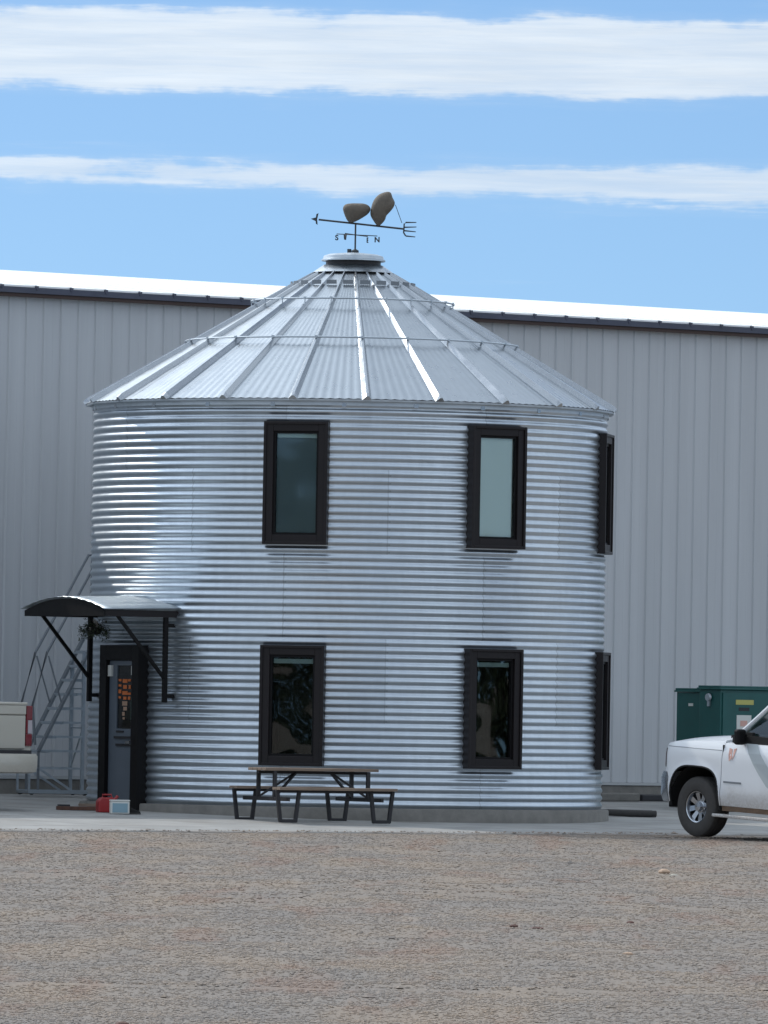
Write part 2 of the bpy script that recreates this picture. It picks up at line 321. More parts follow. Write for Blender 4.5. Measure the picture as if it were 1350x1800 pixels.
# concrete pavement against the warehouse
def apron():
    m = bpy.data.materials.new('pavement_concrete'); m.use_nodes = True; g = G(m.node_tree); b = g.n['Principled BSDF']; b.inputs['Roughness'].default_value = .85
    o = g.coord(); k = g.mr(g.noise(g.scale(o, 1, .5, 1), 1.3, 5, .6), .3, .7, .8, 1.12, 'LINEAR')
    c = g.mix(1.0, (.335, .33, .315, 1), g.com(k, k, k), 'MULTIPLY')
    x, y, z = g.xyz(o)[:3]; dd = g.m('MULTIPLY', g.m('SUBTRACT', g.m('ADD', g.m('MULTIPLY', x, WS), WY0), y), math.cos(WA))
    dirt = g.m('MULTIPLY', g.mr(g.noise(o, 1.1, 5, .65), .42, .75), .45)
    c = g.mix(dirt, c, (.20, .17, .14, 1))
    al = g.m('ADD', g.m('MULTIPLY', x, math.cos(WA)), g.m('MULTIPLY', y, math.sin(WA)))
    j1 = g.m('LESS_THAN', g.m('ABSOLUTE', g.m('SUBTRACT', g.m('FRACT', g.m('DIVIDE', al, 3.1)), .5)), .006)
    j2 = g.m('LESS_THAN', g.m('ABSOLUTE', g.m('SUBTRACT', g.m('FRACT', g.m('DIVIDE', dd, 3.1)), .72)), .008)
    c = g.mix(g.m('MULTIPLY', g.m('MAXIMUM', j1, j2), .7), c, (.07, .065, .06, 1))
    c = g.mix(g.m('MULTIPLY', g.mr(g.noise(o, .8, 4, .6), .62, .72), .45), c, (.13, .12, .11, 1))
    c = g.mix(g.m('MULTIPLY', g.mr(g.m('ADD', dd, g.m('MULTIPLY', g.noise(o, 2.5, 4), 1.6)), 13.3, 14.0), .75), c, (.27, .23, .195, 1))
    g.l.new(c, b.inputs['Base Color'])
    mb = MB(); K = 90; vs = []; s0, s1 = -32, 26
    for i in range(K + 1):
        s = s0 + (s1 - s0) * i / K
        e = 13.0 + .10 * math.sin(s * 1.9) + .07 * math.sin(s * 5.1 + 1) if s < -1.2 else 13.0 - .55 * min(1, (s + 1.2) / 1.5) - .25 * max(0, min(6, s - .3)) + .1 * math.sin(s * 3.3)
        for d in (-.5, e * .5, e - .02, e, e + .01):
            z = slab_z(max(d, 0)) if d < e - .01 else slab_z(d) - (.012 if d < e + .005 else .07); vs.append(wp(s, d, z))
    fs = [(i * 5 + j, i * 5 + j + 1, i * 5 + j + 6, i * 5 + j + 5) for i in range(K) for j in range(4)]
    mb.add(vs, fs); o = mb.build('pavement', m); tag(o, 'pale concrete pavement strip along the warehouse', kind='structure')
apron()
# ------------------------------------------------------------------ warehouse
def warehouse():
    E = 7.39
    t = thing('warehouse', 'long grey metal-clad warehouse with a white roof behind the round building', 'warehouse', tuple(wp(0, 0, 0)), WA)
    # local frame: x along the wall, y into the building
    s0, s1 = -26.0, 38.0; prof = []; s = s0
    z0 = .60
    while s < s1:
        prof += [(s, 0), (s + .120, 0), (s + .122, -.0015), (s + .140, -.0015), (s + .142, 0), (s + .240, 0), (s + .258, -.023), (s + .282, -.023), (s + .300, 0)]; s += .3048
    vs = [(x, y, z) for z in (z0, E) for x, y in prof]; n = len(prof); fs = [(i, i + 1, n + i + 1, n + i) for i in range(n - 1)]
    mb = MB(); mb.add(vs, fs); mb.box(s0, s1, .02, .3, .25, E)
    mb.box(s1, s1 + .1, .0, 24, .25, E - .95); mb.box(s0 - .1, s0, .0, 24, .25, E - .95); mb.box(s0, s1, 24, 24.1, .25, E - .95)
    mb.build('wall', 'wall', t)
    mb = MB(); mb.box(s0, s1, -.05, .018, z0 - .045, z0 - .002); mb.build('base_trim', mat('pale_base_flashing', (.42, .43, .43), .5), t)
    mb = MB(); mb.box(s0, s1, -.03, .3, .05, z0 - .05); mb.build('foundation', 'conc', t, bevel=.01)
    # roof with standing ribs at its edge
    R = .53; mb = MB(); mb.add([(s0 - .3, -.16, E + .13), (s1 + .3, -.16, E + .13), (s1 + .3, 5, E + .13 + R), (s0 - .3, 5, E + .13 + R), (s1 + .3, 24.3, E - .9), (s0 - .3, 24.3, E - .9)], [(0, 1, 2, 3), (3, 2, 4, 5)])
    mb.add([(s0 - .3, -.16, E + .105), (s1 + .3, -.16, E + .105), (s1 + .3, -.16, E + .13), (s0 - .3, -.16, E + .13)], [(0, 1, 2, 3)])
    s = s0
    while s < s1: mb.bar((s, -.165, E + .135), (s, 4.3, E + R * .86 + .131), .03, .008); s += .6096
    mb.build('roof', 'white_roof', t)
    mb = MB(); mb.box(s0 - .3, s1 + .3, -.19, -.002, E + .02, E + .10)
    s = s0
    while s < s1: mb.box(s - .02, s + .02, -.20, -.162, E + .07, E + .128); s += .6096
    mb.build('gutter', mat('dark_gutter', (.065, .07, .10), .4, .1, (3, .15)), t)
    mb = MB(); mb.box(s0 - .3, s1 + .3, -.15, -.031, E - .03, E + .018); mb.build('fascia', mat('brown_fascia', (.06, .03, .022), .5), t)
    mb = MB(); mb.lathe([(0, .035), (.025, .03), (.03, 0)], 10, frame((4.02, -.03, .98), (1, 0, 0), (0, -1, 0))); mb.build('wall_tap', 'steel_dk', t)
warehouse()
# ------------------------------------------------------------------ the round building
RS = .595; EZ = 5.71; ER = 3.616; NP = 23; A0 = rad(3.7)
def azd(a): return Vector((math.sin(a), -math.cos(a), 0))       # bearing a, 0 towards the camera, + to the right
def azt(a): return Vector((math.cos(a), math.sin(a), 0))
silo = thing('round_building', 'round corrugated metal grain bin building with conical roof', 'building', (BX, BY, 0))
def silo_wall():
    na, q = 360, 14; nz = NC * q; z = BZ0 + PIT * np.arange(nz + 1) / q; r = BR + .010 - .024 * (.5 + .5 * np.cos(2 * PI * (z - BZ0) / PIT)) ** 1.25
    ring = ((z - BZ0) // (11 * PIT)); r = r - .0012 * ring
    a = 2 * PI * np.arange(na) / na; V = np.stack([r[:, None] * np.sin(a), -r[:, None] * np.cos(a), np.repeat(z[:, None], na, 1)], -1).reshape(-1, 3)
    # shallow dents of thin sheet
    i, j = np.meshgrid(np.arange(na), np.arange(nz)); i2 = (i + 1) % na; Fq = np.stack([j * na + i, j * na + i2, (j + 1) * na + i2, (j + 1) * na + i], -1).reshape(-1, 4)
    fa = np.degrees((i.ravel() + .5) * 2 * PI / na); fz = BZ0 + PIT * (j.ravel() + .5) / q; keep = np.ones(len(Fq), bool)
    for c in (-11.3, 33.8, 81.5):
        da = np.abs((fa - c + 180) % 360 - 180) < math.degrees(math.asin(.34 / BR))
        keep &= ~(da & (((fz > .95) & (fz < 2.34)) | ((fz > 3.88) & (fz < 5.30))))
    keep &= ~((np.abs((fa + 57 + 180) % 360 - 180) < math.degrees(math.asin(.40 / BR))) & (fz < 2.3))
    o = np_mesh('wall', V, Fq[keep], 4, MT['bin'], True); o.parent = silo
    mb = MB(); mb.lathe([(BR + .012, BZ1 - .07), (BR + .016, BZ1 - .07), (BR + .016, BZ1 + .01), (BR - .05, BZ1 + .02)], 144); mb.build('eave_angle', 'galv', silo, True)
    for k in range(NP):
        mb = MB()
        b = A0 + 2 * PI * k / NP - .3 / BR; T = frame(azd(b) * (BR + .016) + Vector((0, 0, BZ1 - .085)), azt(b), (0, 0, 1)); mb.box(-.03, .03, -.004, .012, 0, .05, T); mb.build('eave_clip', 'ribmetal', silo)
    mb = MB(); mb.lathe([(BR - .06, BZ0 + .004), (BR + .085, BZ0 - .002), (BR + .10, BZ0 - .02), (BR + .105, .02)], 120); mb.build('foundation', 'conc', silo, True)
silo_wall()
def silo_roof():
    # panels: flat facets between the ribs, each with fine raised corrugations fading towards the top
    mb = MB(); per = 32; K = NP * per; rows = [ER, 2.9, 2.2, 1.5, .95, .42]; vs = []
    for r in rows:
        for k in range(K):
            kk = k % per; a = A0 + 2 * PI * k / K; half = PI / NP; loc = (kk / per - .5) * 2 * half
            rc = r * math.cos(half) / math.cos(loc); f = min(kk, per - kk) / per; rip = (.0085 * (r / ER)) * (math.cos(2 * PI * kk / 4) * .5 + .5) if f > .09 else 0
            d = azd(a) * rc; vs.append((d.x, d.y, EZ + (ER - r) * RS + rip))
    fs = [(i * K + k, i * K + (k + 1) % K, (i + 1) * K + (k + 1) % K, (i + 1) * K + k) for i in range(len(rows) - 1) for k in range(K)]
    mb.add(vs, fs)
    o = mb.build('roof', 'roofmetal', silo, True, ang=30)
    # soffit and drip edge
    e = MB(); e.lathe([(BR - .05, BZ1 + .0), (ER - .01, EZ - .03), (ER - .004, EZ - .028), (ER - .002, EZ - .004)], NP, Matrix.Rotation(A0 - PI / 2, 4, 'Z')); e.build('drip_edge', 'galv', o)
    for k in range(NP):
        a = A0 + 2 * PI * k / NP; d = azd(a); t = azt(a); q = MB(); vs = []
        for r, wd, h in ((ER + .012, .072, .05), (ER - .05, .072, .064), (.9, .038, .04), (.55, .026, .03), (.46, .028, .01)):
            c = d * r + Vector((0, 0, EZ + (ER - r) * RS)); up = Vector((d.x * RS, d.y * RS, 1)).normalized()
            for s_, hh in ((-1.0, -.004), (-.22, h), (.22, h), (.75, -.004)): vs.append(c + t * wd * s_ + up * hh)
        q.add(vs, [(i * 4 + j, i * 4 + j + 4, i * 4 + j + 5, i * 4 + j + 1) for i in range(4) for j in range(3)] + [(0, 1, 2, 3)]); q.build('rib', 'ribmetal', o)
    for r, h, tr in ((2.27, .075, .0125), (1.38, .11, .0125)):
        q = MB(); z = EZ + (ER - r) * RS + h; q.tube([azd(2 * PI * i / 92) * r + Vector((0, 0, z)) for i in range(92)], tr, 8, True)
        for k in range(NP):
            a = A0 + 2 * PI * k / NP; c = azd(a) * r; q.bar(c + Vector((0, 0, z - h + .02)), c + Vector((0, 0, z)), .014, .014); q.box(-.014, .014, -.016, .016, -.012, .02, frame(c + Vector((0, 0, z)), azd(a), (0, 0, 1)))
        q.build('roof_ring', 'galv', o, True)
    r = .845; z = EZ + (ER - r) * RS
    for k in range(NP):
        q = MB(); a = A0 + 2 * PI * (k + .5) / NP; q.box(-.072, .072, -.006, .006, .0, .055, frame(azd(a) * r + Vector((0, 0, z + .012)), azt(a), (0, 0, 1))); q.build('snow_stop', MT['dull'], o)
    q = MB(); q.lathe([(.56, EZ + (ER - .56) * RS + .03), (.405, 7.665), (.37, 7.67)], 48); q.build('collar', 'roofmetal', o, True)
    q = MB(); q.lathe([(.375, 7.64), (.375, 7.73)], 48); q.build('neck', 'steel_dk', o, True)
    q = MB(); q.lathe([(.34, 7.726), (.425, 7.718), (.438, 7.722), (.436, 7.742), (.415, 7.75), (.405, 7.79), (.33, 7.815), (.12, 7.835), (0, 7.836)], 48); q.build('lid', 'galv', o, True, ang=25)
silo_roof()
def unit(a, p, name, wd, z0, z1, fw, upper, shade, k=0, fm='brown'):
    """a framed box window on bearing a"""
    n = azd(a); t = azt(a); O = n * (BR + p); T = frame((O.x, O.y, 0), t, (0, 0, 1))        # local x along, y inwards(-n)
    h = wd / 2; ix = h - fw; iz0 = z0 + fw; iz1 = z1 - fw; D = p + .14
    fr = MB()
    for x0, x1, zz0, zz1 in ((-h, -ix, z0, z1), (ix, h, z0, z1), (-ix, ix, z0, iz0), (-ix, ix, iz1, z1)): fr.box(x0, x1, 0, D, zz0, zz1, T)
    e = .022                                                                                  # raised outer lip
    for x0, x1, zz0, zz1 in ((-h - .004, -h + .035, z0 - .004, z1 + .004), (h - .035, h + .004, z0 - .004, z1 + .004), (-h + .035, h - .035, z0 - .004, z0 + .035), (-h + .035, h - .035, z1 - .035, z1 + .004)): fr.box(x0, x1, -e, D, zz0, zz1, T)
    f = fr.build(name, fm, silo, bevel=.006)
    s = MB(); b = .03
    for x0, x1, zz0, zz1 in ((-ix, -ix + b, iz0, iz1), (ix - b, ix, iz0, iz1), (-ix + b, ix - b, iz0, iz0 + b), (-ix + b, ix - b, iz1 - b, iz1)): s.box(x0, x1, .035, D, zz0, zz1, T)
    s.build('sash', 'black', f)
    q = MB(); q.box(-ix + b, ix - b, .07, .074, iz0 + b, iz1 - b, T); q.build('pane', 'glass_up' if upper else 'glass', f)
    q = MB()
    if upper: q.box(-ix + b + .004, ix - b - .004, .088, .092, iz0 + b, iz1 - b - .06 if shade == 'blind_dark' else iz1 - b, T); q.build('blind', shade, f)
    if upper and shade == 'blind_dark' or not upper:
        hd = MB(); top = iz1 - b - (.0 if upper else .02)
        hd.box(-ix + b + .01, ix - b - .01, .084, .10, top - (.055 if upper else .06), top, T)
        hd.build('blind_head', 'head', f)
    if not upper:
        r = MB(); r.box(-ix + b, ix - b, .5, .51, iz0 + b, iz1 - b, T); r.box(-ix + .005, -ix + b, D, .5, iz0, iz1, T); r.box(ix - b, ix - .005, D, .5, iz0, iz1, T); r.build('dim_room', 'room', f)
    return f
unit(rad(-11.3), .085, 'window', .86, 3.78, 5.40, .125, True, 'blind_dark')
unit(rad(33.8), .085, 'window', .86, 3.78, 5.40, .125, True, 'blind')
unit(rad(81.5), .05, 'window', .86, 3.78, 5.40, .125, True, 'blind')
unit(rad(-11.3), .085, 'window', .86, .855, 2.44, .125, False, None)
unit(rad(33.8), .085, 'window', .86, .855, 2.44, .125, False, None)
unit(rad(81.5), .05, 'window', .86, .855, 2.44, .125, False, None)
def door():
    a = rad(-57); n = azd(a); t = azt(a); O = n * (BR + .12); T = frame((O.x, O.y, 0), t, (0, 0, 1)); z0, z1 = .20, 2.42; h = .50
    fr = MB()
    for x0, x1, a0, a1 in ((-h, -h + .17, z0, z1), (h - .17, h, z0, z1), (-h + .17, h - .17, z1 - .20, z1), (-h + .17, h - .17, z0, z0 + .06)): fr.box(x0, x1, 0, .34, a0, a1, T)
    f = fr.build('door_frame', 'black', silo, bevel=.005)
    wx = h - .17; lf = MB(); zl, zh = z0 + .065, z1 - .205
    # leaf with a tall light towards the handle side
    a0, a1, b0, b1 = -.14, .31, 1.30, 2.15
    for x0, x1, c0, c1 in ((-wx, a0, zl, zh), (a1, wx, zl, zh), (a0, a1, zl, b0), (a0, a1, b1, zh)): lf.box(x0, x1, .06, .10, c0, c1, T)
    d = lf.build('door', 'doorgrey', silo, bevel=.003)
    q = MB(); q.box(a0, a1, .078, .082, b0, b1, T); q.build('pane', 'glass', d)
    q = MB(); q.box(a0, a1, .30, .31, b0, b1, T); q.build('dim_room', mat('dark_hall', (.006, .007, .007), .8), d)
    q = MB()
    for cx, cz, w_, h_ in ((-.08, 1.95, .07, .03), (-.08, 1.88, .07, .03), (-.08, 1.80, .07, .05), (-.08, 1.72, .06, .03), (.05, 1.94, .12, .05), (.05, 1.86, .09, .05), (.05, 1.78, .13, .05), (.05, 1.71, .08, .04), (.16, 1.95, .07, .03), (.17, 1.86, .05, .05), (.16, 1.77, .08, .03), (.16, 1.71, .06, .04)):
        q.box(cx - w_ / 2, cx + w_ / 2, .072, .075, cz - h_ / 2, cz + h_ / 2, T)
    q.build('poster', 'orange', d)
    q = MB()
    for cx, cz, w_, h_ in ((.05, 1.64, .13, .06), (.06, 1.57, .09, .05), (.02, 1.50, .06, .05), (.03, 1.44, .05, .03)): q.box(cx - w_ / 2, cx + w_ / 2, .072, .075, cz - h_ / 2, cz + h_ / 2, T)
    q.build('poster', mat('faded_print', (.35, .22, .15), .6), d)
    q = MB(); q.box(.215, .305, .071, .075, 1.42, 1.72, T); q.build('notice', 'mint', d)
    q = MB(); q.box(-.16, .30, .035, .06, 1.17, 1.20, T); q.box(-.12, .30, .04, .06, 1.07, 1.10, T); q.box(-.12, .06, .045, .06, 1.25, 1.275, T); q.build('push_bar', 'steel_dk', d)
    q = MB(); q.bar(T @ Vector((.19, .02, 1.12)), T @ Vector((.30, .02, 1.12)), .035, .04); q.box(.27, .31, .02, .06, 1.09, 1.15, T); q.build('handle', 'chrome', d)
    q = MB(); q.box(-wx, -wx + .09, .03, .062, 2.0, 2.15, T); q.build('door_closer', 'ivory', d)
    q = MB(); q.box(wx - .06, wx + .01, .03, .062, 2.02, 2.14, T); q.build('door_closer', 'ivory', d)
    # threshold step
    q = MB(); q.box(-.52, .52, -.28, .02, .12, .19, T); q.build('door_step', 'conc', silo, bevel=.01)
    # the arched awning
    hw = 1.03; zE, sag = 2.885, .16; dep = .87; z_b = 2.79
    aw = MB(); vs = []; K = 40; J = 10
    for j in range(J + 1):
        y = .30 - (.30 + dep + .03) * j / J
        for i in range(K + 1):
            x = -hw - .06 + (2 * hw + .12) * i / K; u = x / (hw + .06)
            yy = y if y < 0 else y
            z = zE + sag * (1 - u * u) + .005 * math.cos(x * 2 * PI / .0762) + .05 * (j / J * -1 + 1) * .6
            vs.append(T @ Vector((x, yy, z)))
    n0 = (J + 1) * (K + 1)
    top = [(j * (K + 1) + i, j * (K + 1) + i + 1, (j + 1) * (K + 1) + i + 1, (j + 1) * (K + 1) + i) for j in range(J) for i in range(K)]
    aw.add(vs, top); o = aw.build('awning', mat('awning_galvanised', (.50, .55, .58), .45, .85, (4, .06)), silo, True)
    md = o.modifiers.new('thick', 'SOLIDIFY'); md.thickness = .006; md.offset = -1
    # front arched panel and side rails
    q = MB(); P = [(-hw, z_b), (hw, z_b)] + [(hw - 2 * hw * i / 24, zE - .02 + (sag) * (1 - (1 - 2 * i / 24) ** 2)) for i in range(25)]
    q.prism(P, dep - .03, dep, frame(T @ Vector((0, 0, 0)), t, n)); q.build('front_panel', 'black', o)
    q = MB(); q.box(hw - .03, hw, -dep + .03, .45, z_b, zE - .006, T); q.build('side_rail', 'brown', o)
    q = MB(); q.box(-hw, -hw + .03, -dep + .03, .45, z_b, zE - .006, T); q.build('side_rail', 'brown', o)
    for s in (-1, 1):
        x = s * .97; q = MB(); y = .12
        q.box(x - .025, x + .025, .10, .16, 1.66, z_b + .02, T)
        q.bar(T @ Vector((x, .12, 1.98)), T @ Vector((x, -.62, z_b + .01)), .04, .04)
        q.box(x - .02, x + .02, .14, .34, 1.72, 1.77, T); q.box(x - .02, x + .02, .14, .34, 2.66, 2.71, T)
        q.build('bracket', 'black', o)
    return T
DT = door()
# ------------------------------------------------------------------ weathervane
def vane():
    bx = -.455; t = thing('weathervane', 'weathervane with two tan nuts and a pitchfork on top of the conical roof', 'weathervane', (bx, BY, 7.84))
    def L3(px, py, y=0): p = at(px, py, BY); return Vector((p.x - bx, y, p.z - 7.84))
    q = MB(); a = L3(628, 392); q.tube([(0, 0, -.02), (0, 0, a.z)], .012, 8); q.lathe([(.05, -.02), (.05, .03), (.015, .05)], 16); q.tube([(-.08, .02, -.02), (-.08, .02, .05)], .03, 10); q.build('mast', 'vane', t, True)
    q = MB(); q.tube([L3(560, 386), L3(710, 402.5)], .013, 8); q.build('arrow_bar', 'vane', t, True)
    q = MB(); c = L3(556, 385.5); 
    q.prism([(-.075, 0), (.02, .035), (.005, 0), (.02, -.035)], -.012, .012, frame(c, (1, 0, -.08), (0, 1, 0)))
    q.prism([(-.012, -.01), (.012, .0), (.03, .085), (.0, .07)], -.01, .01, frame(c, (1, 0, 0), (0, -1, 0))); q.prism([(-.012, .01), (.012, .0), (.02, -.075), (-.005, -.06)], -.01, .01, frame(c, (1, 0, 0), (0, -1, 0)))
    q.build('arrow_head', 'vane', t)
    q = MB(); r = .0105
    b = L3(710, 403); q.tube([L3(714, 391), L3(710.5, 393.5), b, L3(709.5, 409), L3(713, 414.5)], r, 8)
    for (xa, ya, xb, yb) in ((713, 391, 732, 391), (711, 399.5, 732, 399), (711, 405.5, 731, 407.5), (713, 414.8, 730, 416.5)): q.tube([L3(xa, ya), L3(xb, yb)], [r, r * .6], 8)
    q.build('pitchfork', 'vane', t, True)
    q = MB(); q.tube([L3(695, 360), L3(706.5, 392)], .005, 6); q.build('stay_wire', 'vane', t)
    def blob(pts, thick, name):
        """a rounded solid with the given outline"""
        P = [L3(*p) for p in pts]
        # dense smooth outline
        n = len(P); out = []
        for i in range(n):
            p0, p1, p2, p3 = P[(i - 1) % n], P[i], P[(i + 1) % n], P[(i + 2) % n]
            for k in range(5):
                u = k / 5; out.append(.5 * ((2 * p1) + (-p0 + p2) * u + (2 * p0 - 5 * p1 + 4 * p2 - p3) * u * u + (-p0 + 3 * p1 - 3 * p2 + p3) * u ** 3))
        c = sum(out, Vector()) / len(out); q = MB(); m = len(out); vs = []; th = [-.5 * PI + PI * j / 10 for j in range(11)]
        for a in th:
            k = max(math.cos(a), .02) ** .8
            for o_ in out: vs.append(c + (o_ - c) * k + Vector((0, math.sin(a) * thick, 0)))
        fs = [(j * m + i, j * m + (i + 1) % m, (j + 1) * m + (i + 1) % m, (j + 1) * m + i) for j in range(10) for i in range(m)] + [tuple(range(m)), tuple(range(10 * m, 11 * m))]
        q.add(vs, fs); o = q.build(name, 'nut', t, True, ang=70)
    blob([(604, 373), (603, 365), (607, 359.5), (616, 357.5), (629, 357.3), (640, 358), (648, 361.5), (651.5, 368), (647, 376), (637, 383), (626, 389), (617, 391.5), (610, 387)], .13, 'almond')
    blob([(655, 386), (651, 377), (652, 367), (656, 354), (663, 344.5), (671, 339.5), (681, 337), (687, 339), (690, 347), (694, 356), (692, 364), (686, 372), (679.5, 379), (676.5, 387), (670, 394.5), (663.5, 397)], .13, 'peanut')
    # direction arms with letters
    q = MB(); z = L3(628, 413).z; aa = rad(20)
    ends = []
    for k, (px, py) in enumerate(((592, 410), (607, 412.5), (646, 413.5), (663, 416))):
        p = L3(px, py); depth = (.16, -.30, .30, -.16)[k]; e = Vector((p.x, depth, p.z)); ends.append(e); q.tube([(0, 0, z + .0), e], .007, 6)
    q.build('direction_arms', 'vane', t)
    for e, ch in zip(ends, 'SWEN'):
        cu = bpy.data.curves.new('letter', 'FONT'); cu.body = ch; cu.size = .10; cu.extrude = .006; cu.align_x = 'CENTER'; cu.align_y = 'TOP'; cu.offset = .003
        tmp = bpy.data.objects.new('tmp', cu); C.objects.link(tmp); dg = bpy.context.evaluated_depsgraph_get(); me = bpy.data.meshes.new_from_object(tmp.evaluated_get(dg)); bpy.data.objects.remove(tmp)
        me.materials.clear(); me.materials.append(MT['vane']); o = bpy.data.objects.new('letter', me); C.objects.link(o); o.parent = t; o.location = e + Vector((0, 0, -.004)); o.rotation_euler = (PI / 2, 0, rad(-15) if ch in 'NS' else rad(72))
vane()
# ------------------------------------------------------------------ picnic table
def picnic():
    X0, Y0 = -.86, 109.95; az_ = math.atan2(.40, .91); t = thing('picnic_table', 'picnic table with grey plank top and two benches in front of the round building', 'picnic table', (X0, Y0, slab_z(dist(X0, Y0)) + .002), az_)
    t.rotation_euler = (0, -.0, az_)
    q = MB()
    for k in range(4): y = -.225 + .15 * k; q.box(-.80, .80, y - .07, y + .07, .665, .702)
    q.build('tabletop', 'wood', t, bevel=.004)
    q = MB(); q.box(-.78, .78, -.02, .02, .625, .662); q.build('top_frame', 'steel_dk', t)
    for s in (-1, 1):
        q = MB()
        for k in (-.5, .5): y = s * .72 + k * .135; q.box(-.83, .83, y - .062, y + .062, .42, .455)
        b = q.build('bench', 'wood', t, bevel=.004)
        q = MB(); q.box(-.8, .8, s * .72 - .012, s * .72 + .012, .385, .418); q.build('bench_rail', 'steel_dk', b)
    for e in (-1, 1):
        x = e * .66
        for s in (-1, 1):
            q = MB(); y = s * .72          # U shaped leg, seen from the long side as a tapering loop
            q.bar((x - .155, y, .418), (x - .105, y, .01), .045, .05, (0, 1, 0)); q.bar((x + .155, y, .418), (x + .105, y, .01), .045, .05, (0, 1, 0)); q.bar((x - .12, y, .022), (x + .12, y, .022), .045, .044)
            q.build('leg', 'steel_dk', t, bevel=.004)
        q = MB(); q.bar((x, -.74, .30), (x, .74, .30), .04, .05); q.build('cross_bar', 'steel_dk', t)
        for s in (-1, 1):
            q = MB(); q.bar((x, s * .27, .29), (x, s * .27, .663), .045, .045); q.bar((x, s * .27, .32), (x - e * .42, 0, .65), .028, .028); q.build('post', 'steel_dk', t)
picnic()
# ------------------------------------------------------------------ pickups
def lathe_y(mb, prof, n, c):
    T = Matrix.Translation(c) @ Matrix.Rotation(-PI / 2, 4, 'X'); mb.lathe(prof, n, T)
def pickup(name, label, loc, rz, pitch, paint, decals):
    t = thing(name, label, 'pickup truck', loc, rz); t.rotation_euler = (0, -pitch, rz) if True else 0; t.rotation_mode = 'XYZ'
    XF, XR, WB, HW = .86, -4.90, -3.66, 1.0; AR = .48; AZ_ = .38; R = .385
    hoodz = lambda x: np.interp(x, [-.62, 0, .45, .66, .79, .86], [1.31, 1.275, 1.245, 1.205, 1.13, 1.02])
    def halfw(x, z):
        w_ = HW
        if x > .42: w_ -= .30 * ((x - .42) / .44) ** 2.2
        if z > 1.0: w_ -= .10 * ((z - 1.0) / .3) ** 2
        if z < .62: w_ -= .05 * ((.62 - z) / .22) ** 1.5
        for c in (0, WB):                                   # flared arch lips
            r = math.hypot(x - c, z - AZ_)
            if r < AR + .14: w_ += .028 * max(0, 1 - (r - AR) / .14)
        return w_
    def bottom(x):
        b = .43 if x < -.4 or x > .4 else .43
        if x > .55: b = .60
        if x < WB - .5: b = .58
        for c in (0, WB):
            if abs(x - c) < AR: b = max(b, AZ_ + .53 * max(0, 1 - (abs(x - c) / AR) ** 3.4) ** (1 / 3.4))
        return b
    def loft(x0, x1, ztop, name_, close=True, bed=False):
        xs_ = set(np.round(np.arange(x0, x1, .06), 4)) | {x1}
        for c in (0, WB):
            for k in range(19):
                v = c + AR * math.cos(PI * k / 18) * .9999
                if x0 < v < x1: xs_.add(round(v, 4))
            for v in (c - AR - .002, c + AR + .002):
                if x0 < v < x1: xs_.add(round(v, 4))
        xs_ = sorted(xs_); NZ = 12; NT = 8; vs = []
        for x in xs_:
            zt = ztop(x); zb = bottom(x); ring = []; sh = .05
            for k in range(NZ):
                z = zb + (zt - sh - zb) * k / (NZ - 1); ring.append((x, halfw(x, z), z))
            we = halfw(x, zt - sh)
            for k in range(1, NT + 1):
                u = k / NT; y = we * (1 - u); z = zt - sh * (1 - u) ** 3 + .035 * u * (0 if bed else 1); ring.append((x, max(y - .02 * (u > 0), 0) if k < NT else 0, z))
            full = ring + [(a, -b_, c_) for a, b_, c_ in ring[-2::-1]]; vs += full
        m = len(full); fs = [(i * m + k, i * m + k + 1, (i + 1) * m + k + 1, (i + 1) * m + k) for i in range(len(xs_) - 1) for k in range(m - 1)]
        fs += [tuple(range(m)), tuple((len(xs_) - 1) * m + k for k in range(m - 1, -1, -1))]
        q = MB(); q.add(vs, fs); return q.build(name_, paint, t, True, ang=35)
    body = loft(-.50, XF, hoodz, 'front_fender')
    cab = loft(-2.86, -.512, lambda x: np.interp(x, [-2.86, -.51], [1.30, 1.275]), 'cab')
    bed = loft(XR, -2.90, lambda x: 1.36, 'bed')
    # inner arches and underbody
    q = MB(); q.box(-4.7, .7, -.55, .55, .42, .70); q.box(-4.8, -.5, -.90, .90, .46, .6)
    for c in (0, WB):
        for s in (-1, 1):
            T = Matrix.Translation((c, s * .66, AZ_)) @ Matrix.Rotation(PI / 2, 4, 'X'); q.lathe([(AR + .06, -.29), (AR + .075, .29), (.05, .29)] if s > 0 else [(.05, -.29), (AR + .075, -.29), (AR + .06, .29)], 36, T, -.05, PI + .05)
    q.build('chassis', 'shade', t)
    # black arch trim
    for s in (-1, 1):
        for c in (0, WB):
            q = MB(); P = []
            for k in range(25):
                a = PI * (k / 24); ca, sa = math.cos(a), math.sin(a); e_ = 2 / 3.4; x = c + (AR - .008) * math.copysign(abs(ca) ** e_, ca); z = AZ_ + .522 * abs(sa) ** e_; P.append((x, s * (halfw(x, z) - .006), z))
            q.tube(P, .013, 6); q.build('arch_trim', 'shade', t, True)
    # greenhouse
    A = (-.60, .80, 1.29); zr = 1.90
    rf = MB(); K = 14; vs = []
    for i in range(K + 1):
        x = -1.30 - 1.45 * i / K; cr = .035 * math.sin(PI * min(1, (i + 1.5) / K)); 
        for j in range(9): u = -1 + j / 4; vs.append((x, .69 * u, zr - .02 + cr + .03 * (1 - u * u)))
    m = 9; rf.add(vs, [(i * m + j, i * m + j + 1, (i + 1) * m + j + 1, (i + 1) * m + j) for i in range(K) for j in range(m - 1)]); o = rf.build('cab_roof', paint, t, True); md = o.modifiers.new('t', 'SOLIDIFY'); md.thickness = .04
    q = MB()
